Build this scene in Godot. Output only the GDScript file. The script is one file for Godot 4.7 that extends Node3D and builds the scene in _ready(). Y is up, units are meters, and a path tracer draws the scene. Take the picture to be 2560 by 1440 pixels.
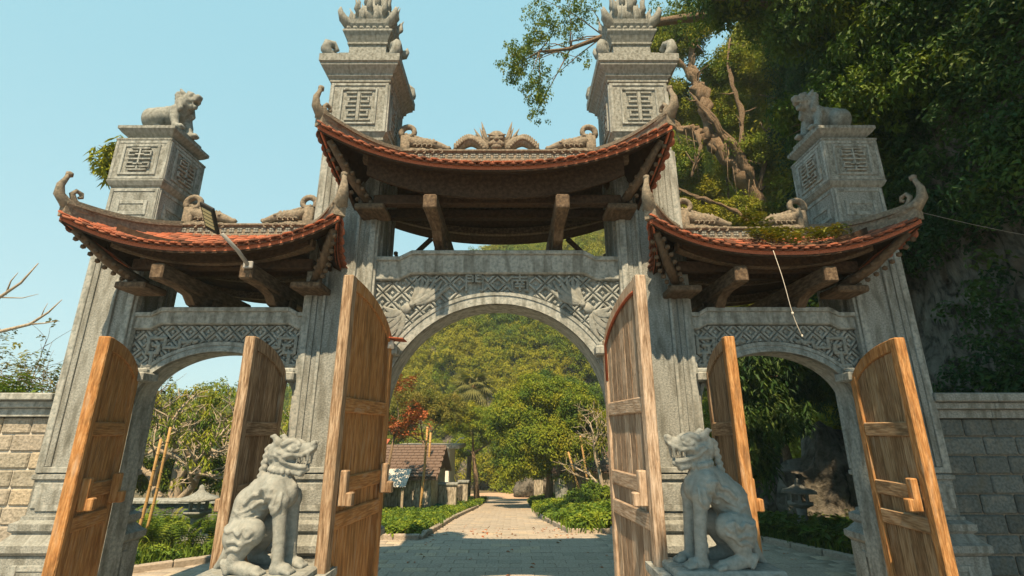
extends Node3D

const G := -0.42                       # level of the forecourt
const SUN := Vector3(-0.12, 1.5, 1.0)   # towards the sun
var rng := RandomNumberGenerator.new()
var M := {}
var tile_count := 0
var noise := FastNoiseLite.new()
var crag := FastNoiseLite.new()


func _ready() -> void:
	rng.seed = 7
	noise.seed = 3
	noise.frequency = 0.11
	noise.fractal_octaves = 3
	crag.seed = 9
	crag.noise_type = FastNoiseLite.TYPE_CELLULAR
	crag.frequency = .3
	crag.cellular_return_type = FastNoiseLite.RETURN_DISTANCE2_SUB
	crag.fractal_octaves = 3
	var cam := Camera3D.new()
	cam.name = "camera"
	cam.fov = 61.14
	cam.near = 0.05
	cam.far = 600.0
	cam.position = Vector3(0.22, 2.1, 7.0)
	cam.rotation_degrees.x = 16.4
	add_child(cam)
	cam.current = true
	var env := Environment.new()
	env.background_mode = Environment.BG_SKY
	var sky := Sky.new()
	var sm := ProceduralSkyMaterial.new()
	sm.sky_top_color = Color(0.438, 0.587, 0.63)
	sm.sky_horizon_color = Color(0.592, 0.68, 0.692)
	sm.sky_curve = 0.22
	sm.ground_bottom_color = Color(0.30, 0.30, 0.26)
	sm.ground_horizon_color = Color(0.62, 0.70, 0.68)
	sm.sun_angle_max = 2.0
	sky.sky_material = sm
	env.sky = sky
	env.tonemap_mode = Environment.TONE_MAPPER_LINEAR
	env.tonemap_exposure = 2.25
	env.sdfgi_enabled = true
	env.ssao_enabled = true
	env.ssil_enabled = true
	env.fog_enabled = true
	env.fog_density = 0.0010
	env.fog_light_color = Color(0.80, 0.90, 0.92)
	var we := WorldEnvironment.new()
	we.name = "world_environment"
	we.environment = env
	add_child(we)
	var sun := DirectionalLight3D.new()
	sun.name = "sun"
	sun.light_energy = 1.4
	sun.light_color = Color(1.0, 0.872, 0.70)
	sun.light_angular_distance = 0.55
	sun.shadow_enabled = true
	add_child(sun)
	sun.look_at_from_position(SUN * 20.0, Vector3.ZERO)

	make_materials()
	setting()
	gate()
	walls()
	statues()
	fittings()
	vegetation_near()
	left_arch_view()
	middle_view()
	right_arch_view()
	cliff_trees()


# ------------------------------------------------------------------ nodes
func numbered(called: String, parent: Node) -> String:
	if not parent.has_node(called):
		return called
	var k := 1
	while parent.has_node("%s_%03d" % [called, k]):
		k += 1
	return "%s_%03d" % [called, k]


var counts := {}
func fresh(called: String, parent: Node) -> String:
	var key := str(parent.get_instance_id()) + called
	var n: int = counts.get(key, 0)
	counts[key] = n + 1
	return called if n == 0 else "%s_%03d" % [called, n]


func base_of(n) -> Vector3:
	var p := Vector3.ZERO
	while n != self and n is Node3D:
		p += n.position
		n = n.get_parent()
	return p


func tag(o: Node, label := "", category := "", group := "", kind := "") -> Node:
	if label: o.set_meta("label", label)
	if category: o.set_meta("category", category)
	if group: o.set_meta("group", group)
	if kind: o.set_meta("kind", kind)
	return o


func thing(called: String, label: String, category: String, at := Vector3.ZERO, group := "") -> Node3D:
	var o := Node3D.new()
	o.name = fresh(called, self)
	add_child(o, true)
	o.position = at
	tag(o, label, category, group)
	return o


func put(called: String, mesh: Mesh, m: Material, parent: Node, at := Transform3D()) -> MeshInstance3D:
	var o := MeshInstance3D.new()
	o.name = fresh(called, parent)
	o.mesh = mesh
	o.material_override = m
	o.transform = at
	parent.add_child(o, true)
	return o


# a mesh built in world coordinates, set under a parent that may stand elsewhere
func obj(called: String, s: SurfaceTool, m: Material, parent: Node = self) -> MeshInstance3D:
	s.generate_normals()
	return put(called, s.commit(), m, parent, Transform3D(Basis(), -base_of(parent)))


# a mesh built in its parent's own coordinates
func loc(called: String, s: SurfaceTool, m: Material, parent: Node) -> MeshInstance3D:
	s.generate_normals()
	return put(called, s.commit(), m, parent)


func ST() -> SurfaceTool:
	var s := SurfaceTool.new()
	s.begin(Mesh.PRIMITIVE_TRIANGLES)
	s.set_smooth_group(-1)
	return s


# ------------------------------------------------------------------ shapes
func face(s: SurfaceTool, p: Array, o: Vector3) -> void:
	var n: Vector3 = (p[1] - p[0]).cross(p[2] - p[0])
	var c: Vector3 = (p[0] + p[1] + p[2]) / 3.0
	var flip := n.dot(c - o) > 0.0
	for i in range(1, p.size() - 1):
		s.add_vertex(p[0])
		if flip:
			s.add_vertex(p[i + 1]); s.add_vertex(p[i])
		else:
			s.add_vertex(p[i]); s.add_vertex(p[i + 1])


func quad(s: SurfaceTool, a: Vector3, b: Vector3, c: Vector3, d: Vector3) -> void:
	for v in [a, b, c, a, c, d]:
		s.add_vertex(v)


func box(s: SurfaceTool, c: Vector3, size: Vector3, b := 0.0, basis := Basis()) -> void:
	var h := size / 2.0
	b = minf(b, minf(h.x, minf(h.y, h.z)) * 0.9)
	if b <= 0.0:
		var q := []
		for i in 8:
			q.append(c + basis * Vector3(h.x if i & 1 else -h.x, h.y if i & 2 else -h.y, h.z if i & 4 else -h.z))
		for f in [[0, 1, 3, 2], [4, 5, 7, 6], [0, 1, 5, 4], [2, 3, 7, 6], [0, 2, 6, 4], [1, 3, 7, 5]]:
			face(s, [q[f[0]], q[f[1]], q[f[2]], q[f[3]]], c)
		return
	var P := {}
	for i in 8:
		var g := Vector3(1 if i & 1 else -1, 1 if i & 2 else -1, 1 if i & 4 else -1)
		for a in 3:
			var v := (h - Vector3.ONE * b) * g
			v[a] = h[a] * g[a]
			P[i * 3 + a] = c + basis * v
	var F := [[0, 1, 3, 2], [4, 5, 7, 6], [0, 1, 5, 4], [2, 3, 7, 6], [0, 2, 6, 4], [1, 3, 7, 5]]
	var A := [2, 2, 1, 1, 0, 0]
	for k in 6:
		var q := []
		for i in F[k]: q.append(P[i * 3 + A[k]])
		face(s, q, c)
	for i in 8:
		face(s, [P[i * 3], P[i * 3 + 1], P[i * 3 + 2]], c)
		for bit in 3:
			var j := i | (1 << bit)
			if j == i: continue
			var a1 := (bit + 1) % 3
			var a2 := (bit + 2) % 3
			face(s, [P[i * 3 + a1], P[j * 3 + a1], P[j * 3 + a2], P[i * 3 + a2]], c)


func bx(s: SurfaceTool, x0: float, x1: float, y0: float, y1: float, z0: float, z1: float, b := 0.0) -> void:
	box(s, Vector3(x0 + x1, y0 + y1, z0 + z1) / 2.0, Vector3(absf(x1 - x0), absf(y1 - y0), absf(z1 - z0)), b)


# stack of rectangles round an upright axis: rows are [half width x, half depth z, y]
func stack(s: SurfaceTool, cx: float, cz: float, rows: Array) -> void:
	var prev := []
	var o := Vector3(cx, (rows[0][2] + rows[-1][2]) / 2.0, cz)
	for r in rows:
		var q := [Vector3(cx - r[0], r[2], cz - r[1]), Vector3(cx + r[0], r[2], cz - r[1]), Vector3(cx + r[0], r[2], cz + r[1]), Vector3(cx - r[0], r[2], cz + r[1])]
		if prev:
			for i in 4:
				var j := (i + 1) % 4
				quad(s, prev[i], q[i], q[j], prev[j])
		else:
			face(s, q, o)
		prev = q
	face(s, prev, o)


# outline in x, y pushed out from z0 to z1, its front edge chamfered by b
func prism(s: SurfaceTool, poly: PackedVector2Array, z0: float, z1: float, b := 0.0, t := Transform3D()) -> void:
	var n := poly.size()
	if n < 3: return
	if Geometry2D.is_polygon_clockwise(poly):
		poly = poly.duplicate()
		poly.reverse()
	var idx := Geometry2D.triangulate_polygon(poly)
	if idx.is_empty(): return
	var ins := PackedVector2Array()
	for i in n:
		var e1 := (poly[i] - poly[(i + n - 1) % n]).normalized()
		var e2 := (poly[(i + 1) % n] - poly[i]).normalized()
		var nn := Vector2(-e1.y - e2.y, e1.x + e2.x)
		nn = nn.normalized() / maxf(0.45, nn.length() / 2.0) if nn.length() > 0.01 else Vector2.ZERO
		ins.append(poly[i] + nn * b)
	var sg := signf(z1 - z0)
	var zm := z1 - sg * b
	for k in range(0, idx.size(), 3):
		var T := [Vector2.ZERO, Vector2.ZERO, Vector2.ZERO]
		for j in 3: T[j] = ins[idx[k + j]]
		var ccw: bool = (T[1] - T[0]).cross(T[2] - T[0]) > 0
		var order := [0, 2, 1] if ccw == (sg > 0) else [0, 1, 2]
		for j in order: s.add_vertex(t * Vector3(T[j].x, T[j].y, z1))
		order.reverse()
		for j in order:
			var p := poly[idx[k + j]]
			s.add_vertex(t * Vector3(p.x, p.y, z0))
	for i in n:
		var j := (i + 1) % n
		var a := t * Vector3(poly[i].x, poly[i].y, z0)
		var bb := t * Vector3(poly[j].x, poly[j].y, z0)
		var c := t * Vector3(poly[j].x, poly[j].y, zm)
		var d := t * Vector3(poly[i].x, poly[i].y, zm)
		if sg > 0: quad(s, a, d, c, bb)
		else: quad(s, a, bb, c, d)
		if b > 0.0:
			var c2 := t * Vector3(ins[j].x, ins[j].y, z1)
			var d2 := t * Vector3(ins[i].x, ins[i].y, z1)
			if sg > 0: quad(s, d, d2, c2, c)
			else: quad(s, d, c, c2, d2)


func tube(s: SurfaceTool, pts: Array, rads: Array, n := 7, flat := 1.0) -> void:
	s.set_smooth_group(0)
	var up := Vector3(0.13, 0.9, 0.31)
	var prev := []
	for i in pts.size():
		var a: Vector3 = pts[maxi(i - 1, 0)]
		var b: Vector3 = pts[mini(i + 1, pts.size() - 1)]
		var d := (b - a).normalized()
		if absf(d.dot(up)) > 0.95: up = Vector3(0.9, 0.1, 0.3)
		var u := (up - d * up.dot(d)).normalized()
		var w := d.cross(u)
		up = u
		var ring := []
		for k in n:
			var f := TAU * k / n
			ring.append(pts[i] + (u * cos(f) * flat + w * sin(f)) * rads[i])
		if prev:
			for k in n:
				var k2 := (k + 1) % n
				quad(s, prev[k], ring[k], ring[k2], prev[k2])
		prev = ring
		if i == 0 or i == pts.size() - 1:
			face(s, ring, pts[i] + d * (1.0 if i == 0 else -1.0))
	s.set_smooth_group(-1)


func ball(s: SurfaceTool, c: Vector3, r: Vector3, n := 8, basis := Basis()) -> void:
	s.set_smooth_group(0)
	var m := n / 2
	for i in m:
		var a := PI * i / m
		var b := PI * (i + 1) / m
		for k in n:
			var f := TAU * k / n
			var g := TAU * (k + 1) / n
			var q := []
			for w in [[a, f], [a, g], [b, g], [b, f]]:
				q.append(c + basis * (r * Vector3(sin(w[0]) * cos(w[1]), cos(w[0]), sin(w[0]) * sin(w[1]))))
			if i > 0:
				for v in [q[0], q[1], q[2]]: s.add_vertex(v)
			if i < m - 1:
				for v in [q[0], q[2], q[3]]: s.add_vertex(v)
	s.set_smooth_group(-1)


func lathe(s: SurfaceTool, c: Vector3, prof: Array, n := 12, ribs := 0.0) -> void:
	s.set_smooth_group(0)
	for i in prof.size() - 1:
		for k in n:
			var q := []
			for w in [[i, k], [i + 1, k], [i + 1, k + 1], [i, k + 1]]:
				var f: float = TAU * w[1] / n
				var r: float = prof[w[0]][0] * (1.0 + ribs * (1.0 if int(w[1]) % 2 else -1.0))
				q.append(c + Vector3(r * cos(f), prof[w[0]][1], r * sin(f)))
			quad(s, q[0], q[1], q[2], q[3])
	s.set_smooth_group(-1)


func arc(c: Vector3, r: float, a0: float, a1: float, n: int, r1 := -1.0) -> Array:
	var out := []
	for i in n + 1:
		var t := float(i) / n
		var a := deg_to_rad(lerpf(a0, a1, t))
		var rr := lerpf(r, r1 if r1 >= 0.0 else r, t)
		out.append(c + Vector3(cos(a) * rr, sin(a) * rr, 0))
	return out


func ramp(r0: float, r1: float, n: int) -> Array:
	var o := []
	for i in n: o.append(lerpf(r0, r1, float(i) / maxi(n - 1, 1)))
	return o


func P2(a: Array) -> PackedVector2Array:
	var o := PackedVector2Array()
	for i in range(0, a.size(), 2): o.append(Vector2(a[i], a[i + 1]))
	return o


# a body from tapered bones, joined smoothly and meshed as surface nets. bones: [from, to, r0, r1]; sharp ones add relief
func body(s: SurfaceTool, bones: Array, cell: float, k: float) -> void:
	var lo := Vector3.ONE * 1e9
	var hi := -lo
	for b in bones:
		var r: float = maxf(b[2], b[3]) + cell * 3
		for p in [b[0], b[1]]:
			lo = lo.min(p - Vector3.ONE * r)
			hi = hi.max(p + Vector3.ONE * r)
	var nx := int((hi.x - lo.x) / cell) + 2
	var ny := int((hi.y - lo.y) / cell) + 2
	var nz := int((hi.z - lo.z) / cell) + 2
	var F := PackedFloat32Array()
	F.resize(nx * ny * nz)
	F.fill(0.0)
	for b in bones:
		var a: Vector3 = b[0]
		var ab: Vector3 = b[1] - a
		var l2 := maxf(ab.length_squared(), 1e-8)
		var r0: float = b[2]
		var dr: float = b[3] - r0
		var kk: float = b[4] if b.size() > 4 else k
		var reach := maxf(r0, b[3]) + kk * 3.0 + cell
		var bl: Vector3 = (a.min(b[1]) - lo - Vector3.ONE * reach) / cell
		var bh: Vector3 = (a.max(b[1]) - lo + Vector3.ONE * reach) / cell
		for z in range(maxi(0, int(bl.z)), mini(nz, int(bh.z) + 2)):
			for y in range(maxi(0, int(bl.y)), mini(ny, int(bh.y) + 2)):
				var row := (z * ny + y) * nx
				for x in range(maxi(0, int(bl.x)), mini(nx, int(bh.x) + 2)):
					var q := lo + Vector3(x, y, z) * cell - a
					var t := clampf(q.dot(ab) / l2, 0.0, 1.0)
					var d := (q - ab * t).length() - r0 - dr * t
					F[row + x] += exp(-minf(maxf(d, -0.4), 0.4) / k)
	for i in F.size():
		F[i] = -k * log(F[i]) if F[i] > 1e-12 else 1.0
	var idx := PackedInt32Array()
	idx.resize(nx * ny * nz)
	idx.fill(-1)
	var V := PackedVector3Array()
	var off := [0, 1, nx, nx + 1, nx * ny, nx * ny + 1, nx * ny + nx, nx * ny + nx + 1]
	var edges := [[0, 1], [2, 3], [4, 5], [6, 7], [0, 2], [1, 3], [4, 6], [5, 7], [0, 4], [1, 5], [2, 6], [3, 7]]
	for z in nz - 1:
		for y in ny - 1:
			for x in nx - 1:
				var i := (z * ny + y) * nx + x
				var inside := 0
				for o in off:
					if F[i + o] < 0.0: inside += 1
				if inside == 0 or inside == 8: continue
				var sum := Vector3.ZERO
				var n := 0
				for e in edges:
					var fa := F[i + off[e[0]]]
					var fb := F[i + off[e[1]]]
					if (fa < 0.0) == (fb < 0.0): continue
					var t := fa / (fa - fb)
					var pa := Vector3(e[0] & 1, (e[0] >> 1) & 1, e[0] >> 2)
					var pb := Vector3(e[1] & 1, (e[1] >> 1) & 1, e[1] >> 2)
					sum += pa.lerp(pb, t)
					n += 1
				idx[i] = V.size()
				V.append(lo + (Vector3(x, y, z) + sum / n) * cell)
	s.set_smooth_group(0)
	var st := [1, nx, nx * ny]
	for z in range(1, nz - 1):
		for y in range(1, ny - 1):
			for x in range(1, nx - 1):
				var i := (z * ny + y) * nx + x
				for ax in 3:
					var ia := F[i] < 0.0
					if ia == (F[i + st[ax]] < 0.0): continue
					var u: int = st[(ax + 1) % 3]
					var w: int = st[(ax + 2) % 3]
					var q := [idx[i], idx[i - u], idx[i - u - w], idx[i - w]]
					if q[0] < 0 or q[1] < 0 or q[2] < 0 or q[3] < 0: continue
					if ia: q.reverse()
					quad(s, V[q[0]], V[q[1]], V[q[2]], V[q[3]])
	s.set_smooth_group(-1)


# ------------------------------------------------------------------ materials
func tex(seed_: int, freq: float, stops: Array, oct := 4, type := FastNoiseLite.TYPE_SIMPLEX_SMOOTH, size := 512) -> NoiseTexture2D:
	var n := FastNoiseLite.new()
	n.seed = seed_
	n.noise_type = type
	n.frequency = freq
	n.fractal_octaves = oct
	n.fractal_gain = 0.55
	var t := NoiseTexture2D.new()
	t.width = size
	t.height = size
	t.seamless = true
	t.noise = n
	var g := Gradient.new()
	var offs := PackedFloat32Array()
	var cols := PackedColorArray()
	for q in stops:
		offs.append(q[0])
		cols.append(q[1])
	g.offsets = offs
	g.colors = cols
	t.color_ramp = g
	return t


func bump_tex(seed_: int, freq: float, strength: float, oct := 4, type := FastNoiseLite.TYPE_SIMPLEX_SMOOTH) -> NoiseTexture2D:
	var t := tex(seed_, freq, [[0.0, Color.BLACK], [1.0, Color.WHITE]], oct, type)
	t.color_ramp = null
	t.as_normal_map = true
	t.bump_strength = strength
	return t


func lin(r: float, g: float, b: float, a := 1.0) -> Color:
	var c := Color(r, g, b).linear_to_srgb()
	c.a = a
	return c


func mat(called: String, albedo: Texture2D, scale: Vector3, rough: float, normal: Texture2D = null, nscale := 1.0, over: Texture2D = null, over_scale := Vector3.ONE, world := true) -> StandardMaterial3D:
	var m := StandardMaterial3D.new()
	m.resource_name = called
	m.albedo_texture = albedo
	m.roughness = rough
	m.metallic_specular = 0.35
	m.uv1_triplanar = true
	m.uv1_world_triplanar = world
	m.uv1_scale = scale
	if normal:
		m.normal_enabled = true
		m.normal_texture = normal
		m.normal_scale = nscale
	if over:
		m.detail_enabled = true
		m.detail_albedo = over
		m.detail_uv_layer = BaseMaterial3D.DETAIL_UV_2
		m.uv2_triplanar = true
		m.uv2_world_triplanar = world
		m.uv2_scale = over_scale
	M[called] = m
	return m


func plain(called: String, c: Color, rough := 0.9, back := 0.0) -> StandardMaterial3D:
	var m := StandardMaterial3D.new()
	m.resource_name = called
	m.albedo_color = c
	m.roughness = rough
	m.metallic_specular = 0.3
	if back > 0.0:
		m.backlight_enabled = true
		m.backlight = Color(back, back, back * 0.5)
	M[called] = m
	return m


func make_materials() -> void:
	var rough_n := bump_tex(11, 0.06, 5.0, 4)
	var soft_n := bump_tex(12, 0.025, 6.0, 5)
	var grain_n := bump_tex(13, 0.03, 7.0, 4)
	var streaks := tex(21, 0.02, [[0.0, lin(.10, .10, .085, .0)], [0.42, lin(.10, .105, .09, .0)], [0.62, lin(.11, .115, .10, .42)], [1.0, lin(.06, .065, .055, .82)]], 5)
	var moss := tex(22, 0.012, [[0.0, lin(.12, .12, .09, .6)], [0.35, lin(.13, .12, .09, .2)], [0.5, lin(.13, .12, .09, 0)], [1.0, lin(.4, .36, .3, .3)]], 5)
	var st := tex(1, 0.03, [[0.0, lin(.155, .182, .185)], [0.35, lin(.265, .298, .298)], [0.6, lin(.325, .355, .352)], [1.0, lin(.41, .43, .415)]], 5)
	mat("stone", st, Vector3(.9, .9, .9), .86, rough_n, .35, streaks, Vector3(.6, .13, .6))
	var st2 := tex(2, 0.05, [[0.0, lin(.125, .145, .147)], [0.4, lin(.228, .253, .252)], [0.7, lin(.285, .31, .305)], [1.0, lin(.39, .405, .39)]], 4)
	mat("stone_rough", st2, Vector3(1.1, 1.1, 1.1), .93, rough_n, .55, streaks, Vector3(.55, .12, .55))
	var st3 := tex(3, 0.02, [[0.0, lin(.155, .178, .178)], [0.5, lin(.245, .27, .266)], [1.0, lin(.335, .352, .338)]], 5)
	mat("statue", st3, Vector3(1.3, 1.3, 1.3), .85, rough_n, .5, moss, Vector3(.8, .8, .8))
	mat("statue_old", tex(4, 0.03, [[0.0, lin(.135, .155, .153)], [0.5, lin(.24, .262, .255)], [1.0, lin(.34, .357, .34)]], 5), Vector3(1.3, 1.3, 1.3), .9, rough_n, .5, streaks, Vector3(1.2, .8, 1.2))
	mat("mortar", tex(5, 0.03, [[0.0, lin(.10, .088, .068)], [0.45, lin(.2, .175, .14)], [0.75, lin(.285, .25, .2)], [1.0, lin(.36, .32, .26)]], 5), Vector3(1.2, 1.2, 1.2), .95, rough_n, .8, streaks, Vector3(1.4, .9, 1.4))
	for k in 4:
		var f: float = [.94, .78, .42, 1.05][k]
		var w: float = [0.0, .02, .02, .01][k]
		mat("tile_%d" % k, tex(30 + k, 0.05, [[0.0, lin(.16 * f, .05 * f + w * .5, .028 * f + w * .4)], [0.45, lin(.34 * f, .105 * f + w, .055 * f + w)], [1.0, lin(.43 * f, .15 * f + w, .085 * f + w)]], 4), Vector3(1.6, 1.6, 1.6), .9, rough_n, .4)
	mat("dark_wood", tex(40, 0.02, [[0.0, lin(.018, .011, .007)], [0.5, lin(.042, .025, .015)], [1.0, lin(.075, .046, .028)]], 4), Vector3(1.2, 1.2, 1.2), .85, grain_n, .4)
	mat("beam_wood", tex(41, 0.02, [[0.0, lin(.045, .032, .022)], [0.5, lin(.10, .073, .05)], [1.0, lin(.19, .145, .10)]], 4), Vector3(1.5, 1.5, .5), .85, grain_n, .4)
	var V := Vector3(3.6, .3, 3.6)
	var H := Vector3(.3, 3.6, .3)
	var wo := tex(42, 0.02, [[0.0, lin(.15, .066, .025)], [0.35, lin(.31, .148, .05)], [0.6, lin(.41, .215, .083)], [1.0, lin(.51, .33, .17)]], 4)
	var wh := tex(47, 0.02, [[0.0, lin(.17, .095, .045)], [0.35, lin(.33, .205, .11)], [0.6, lin(.45, .30, .175)], [1.0, lin(.55, .42, .28)]], 4)
	var wg := tex(43, 0.02, [[0.0, lin(.10, .062, .036)], [0.35, lin(.22, .15, .095)], [0.6, lin(.33, .245, .165)], [1.0, lin(.46, .37, .28)]], 4)
	var wl := tex(44, 0.02, [[0.0, lin(.16, .105, .065)], [0.3, lin(.31, .23, .165)], [0.6, lin(.43, .345, .27)], [1.0, lin(.56, .48, .4)]], 4)
	var worn := tex(45, 0.014, [[0.0, lin(.06, .035, .018, .75)], [0.3, lin(.09, .05, .02, .35)], [0.48, lin(.2, .1, .03, 0)], [0.62, lin(.42, .35, .27, 0)], [1.0, lin(.45, .38, .3, .75)]], 5)
	for q in [["orange", wo], ["grey", wg], ["pale", wl], ["honey", wh]]:
		mat(q[0] + "_plank", q[1], V, .78, grain_n, .5, worn, Vector3(1.1, .16, 1.1))
		mat(q[0] + "_plank_dark", q[1], V * 1.17, .8, grain_n, .5, worn, Vector3(.9, .2, .9)).albedo_color = Color(.84, .82, .8)
		mat(q[0] + "_plank_light", q[1], V * .9, .8, grain_n, .5, worn, Vector3(1.3, .13, 1.3)).albedo_color = Color(.94, .95, .95)
		mat(q[0] + "_rail", q[1], H, .78, grain_n, .5, worn, Vector3(.3, .8, .3))
	mat("wood_red", tex(46, 0.02, [[0.0, lin(.16, .04, .02)], [1.0, lin(.42, .12, .06)]]), V, .8)
	for k in 4:
		var f: float = [1.03, .95, 1.12, .9][k]
		var w: Array = [[1, 1, 1], [1.0, 1.02, 1.02], [1.06, .98, .9], [.97, 1, 1]][k]
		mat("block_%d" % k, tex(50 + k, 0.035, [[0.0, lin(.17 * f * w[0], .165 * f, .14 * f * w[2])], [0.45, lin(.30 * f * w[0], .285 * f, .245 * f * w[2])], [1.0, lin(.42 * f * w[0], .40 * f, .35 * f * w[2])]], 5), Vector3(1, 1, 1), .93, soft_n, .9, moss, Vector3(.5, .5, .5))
		mat("paver_%d" % k, tex(60 + k, 0.04, [[0.0, lin(.22 * f, .195 * f, .16 * f)], [0.5, lin(.34 * f * w[0], .30 * f, .25 * f * w[2])], [1.0, lin(.43 * f, .39 * f, .34 * f)]], 5), Vector3(.8, .8, .8), .9, rough_n, .4)
	mat("joint", tex(70, 0.05, [[0.0, lin(.13, .12, .10)], [1.0, lin(.27, .25, .21)]]), Vector3(1, 1, 1), .95, rough_n, .5)
	for k in 3:  # right wall's shade is put into these darker, cooler block colours
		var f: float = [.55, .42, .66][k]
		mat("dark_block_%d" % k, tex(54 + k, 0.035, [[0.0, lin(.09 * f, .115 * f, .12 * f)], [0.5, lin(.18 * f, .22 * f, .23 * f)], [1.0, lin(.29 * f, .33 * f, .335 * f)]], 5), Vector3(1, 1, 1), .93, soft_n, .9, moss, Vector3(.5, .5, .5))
	mat("soil", tex(71, 0.03, [[0.0, lin(.06, .055, .03)], [0.5, lin(.12, .105, .065)], [1.0, lin(.2, .17, .11)]], 5), Vector3(.5, .5, .5), .97, soft_n, .8)
	mat("sand", tex(72, 0.03, [[0.0, lin(.30, .2, .14)], [0.5, lin(.42, .3, .215)], [1.0, lin(.5, .37, .27)]], 5), Vector3(.5, .5, .5), .97, soft_n, .4)
	var crack := tex(74, 0.012, [[0.0, lin(.02, .02, .018, .8)], [0.2, lin(.04, .04, .034, .35)], [0.4, lin(.05, .06, .04, 0)], [0.7, lin(.05, .065, .025, .0)], [1.0, lin(.05, .07, .022, .5)]], 5)
	var rt := tex(73, 0.012, [[0.0, lin(.27, .245, .21)], [0.4, lin(.15, .14, .12)], [0.62, lin(.10, .094, .08)], [0.74, lin(.03, .029, .025)], [1.0, lin(.008, .008, .007)]], 6)
	rt.noise.fractal_type = FastNoiseLite.FRACTAL_RIDGED
	rt.noise.domain_warp_enabled = true
	rt.noise.domain_warp_amplitude = 40.0
	rt.noise.domain_warp_frequency = 0.01
	mat("rock", rt, Vector3(.3, .2, .3), .95, bump_tex(14, 0.02, 14.0, 6), 1.0, crack, Vector3(.12, .05, .12))
	mat("hill_ground", tex(75, 0.03, [[0.0, lin(.02, .032, .008)], [0.6, lin(.05, .065, .02)], [1.0, lin(.13, .125, .09)]], 5), Vector3(.1, .1, .1), .97)
	mat("bark", tex(76, 0.02, [[0.0, lin(.07, .048, .03)], [0.5, lin(.17, .125, .085)], [1.0, lin(.3, .24, .175)]], 5), Vector3(2.5, .8, 2.5), .95, grain_n, 1.0)
	mat("pale_bark", tex(77, 0.02, [[0.0, lin(.2, .165, .12)], [0.5, lin(.33, .285, .22)], [1.0, lin(.46, .41, .34)]], 5), Vector3(2, 1, 2), .9, grain_n, .7)
	mat("bamboo", tex(78, 0.03, [[0.0, lin(.26, .15, .05)], [0.5, lin(.42, .27, .11)], [1.0, lin(.5, .36, .18)]], 4), Vector3(3, .5, 3), .7)
	mat("plaster", tex(79, 0.02, [[0.0, lin(.12, .105, .085)], [0.4, lin(.36, .33, .27)], [1.0, lin(.62, .59, .52)]], 5), Vector3(.6, .25, .6), .93, null, 1.0, streaks, Vector3(.9, .14, .9))
	mat("old_roof", tex(80, 0.06, [[0.0, lin(.06, .048, .04)], [0.5, lin(.14, .098, .078)], [1.0, lin(.23, .165, .13)]], 4), Vector3(1.5, 1.5, 1.5), .93)
	mat("sheet", tex(81, 0.03, [[0.0, lin(.3, .29, .26)], [0.5, lin(.5, .49, .45)], [1.0, lin(.62, .6, .56)]], 4), Vector3(.8, .8, .8), .9)
	plain("white_paint", lin(.7, .7, .66))
	plain("black", lin(.02, .022, .024), .6)
	plain("metal", lin(.3, .31, .31), .5)
	plain("lens", lin(.55, .5, .3), .3)
	plain("cord", lin(.6, .58, .52))
	plain("green_cloth", lin(.02, .3, .13), .8, .3)
	plain("green_plastic", lin(.05, .3, .2), .5)
	plain("straw", lin(.36, .24, .1), .95)
	for q in [["leaf", .62], ["leaf_soft", .72]]:
		var m := plain(q[0], Color.WHITE, .62, q[1])
		m.vertex_color_use_as_albedo = true
		m.metallic_specular = .35


# ------------------------------------------------------------------ setting
const LEFT_EDGE := [-14.0, -1.0, -9.0, -1.6, -6.92, -3.0, -5.68, -4.0, -4.2, -5.3, -2.9, -6.05, -2.0, -6.0, -1.98, -9.0, -1.97, -12.5, -1.6, -21.0, -1.5, -34.0]
const RIGHT_EDGE := [14.0, -1.6, 9.0, -2.3, 7.12, -3.8, 6.17, -5.7, 4.5, -7.1, 2.76, -7.5, 1.82, -7.5, 1.5, -11.0, 1.25, -14.7, 1.27, -21.0, 1.4, -34.0]


func gy(x: float, z: float) -> float:
	var y := 0.0
	if z < -6.0: y = -0.09 * (minf(-z, 36.0) - 6.0)
	return G + y * (1.0 - smoothstep(7.0, 10.0, absf(x)))


func edge_at(edge: Array, z: float) -> float:
	for i in range(0, edge.size() - 3, 2):
		if z <= edge[i + 1] and z >= edge[i + 3]:
			return lerpf(edge[i], edge[i + 2], (z - edge[i + 1]) / (edge[i + 3] - edge[i + 1]))
	return edge[-2]


func on_paving(x: float, z: float) -> bool:
	if z > -1.0: return true
	return Geometry2D.is_point_in_polygon(Vector2(x, z), M.paving_shape)


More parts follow.
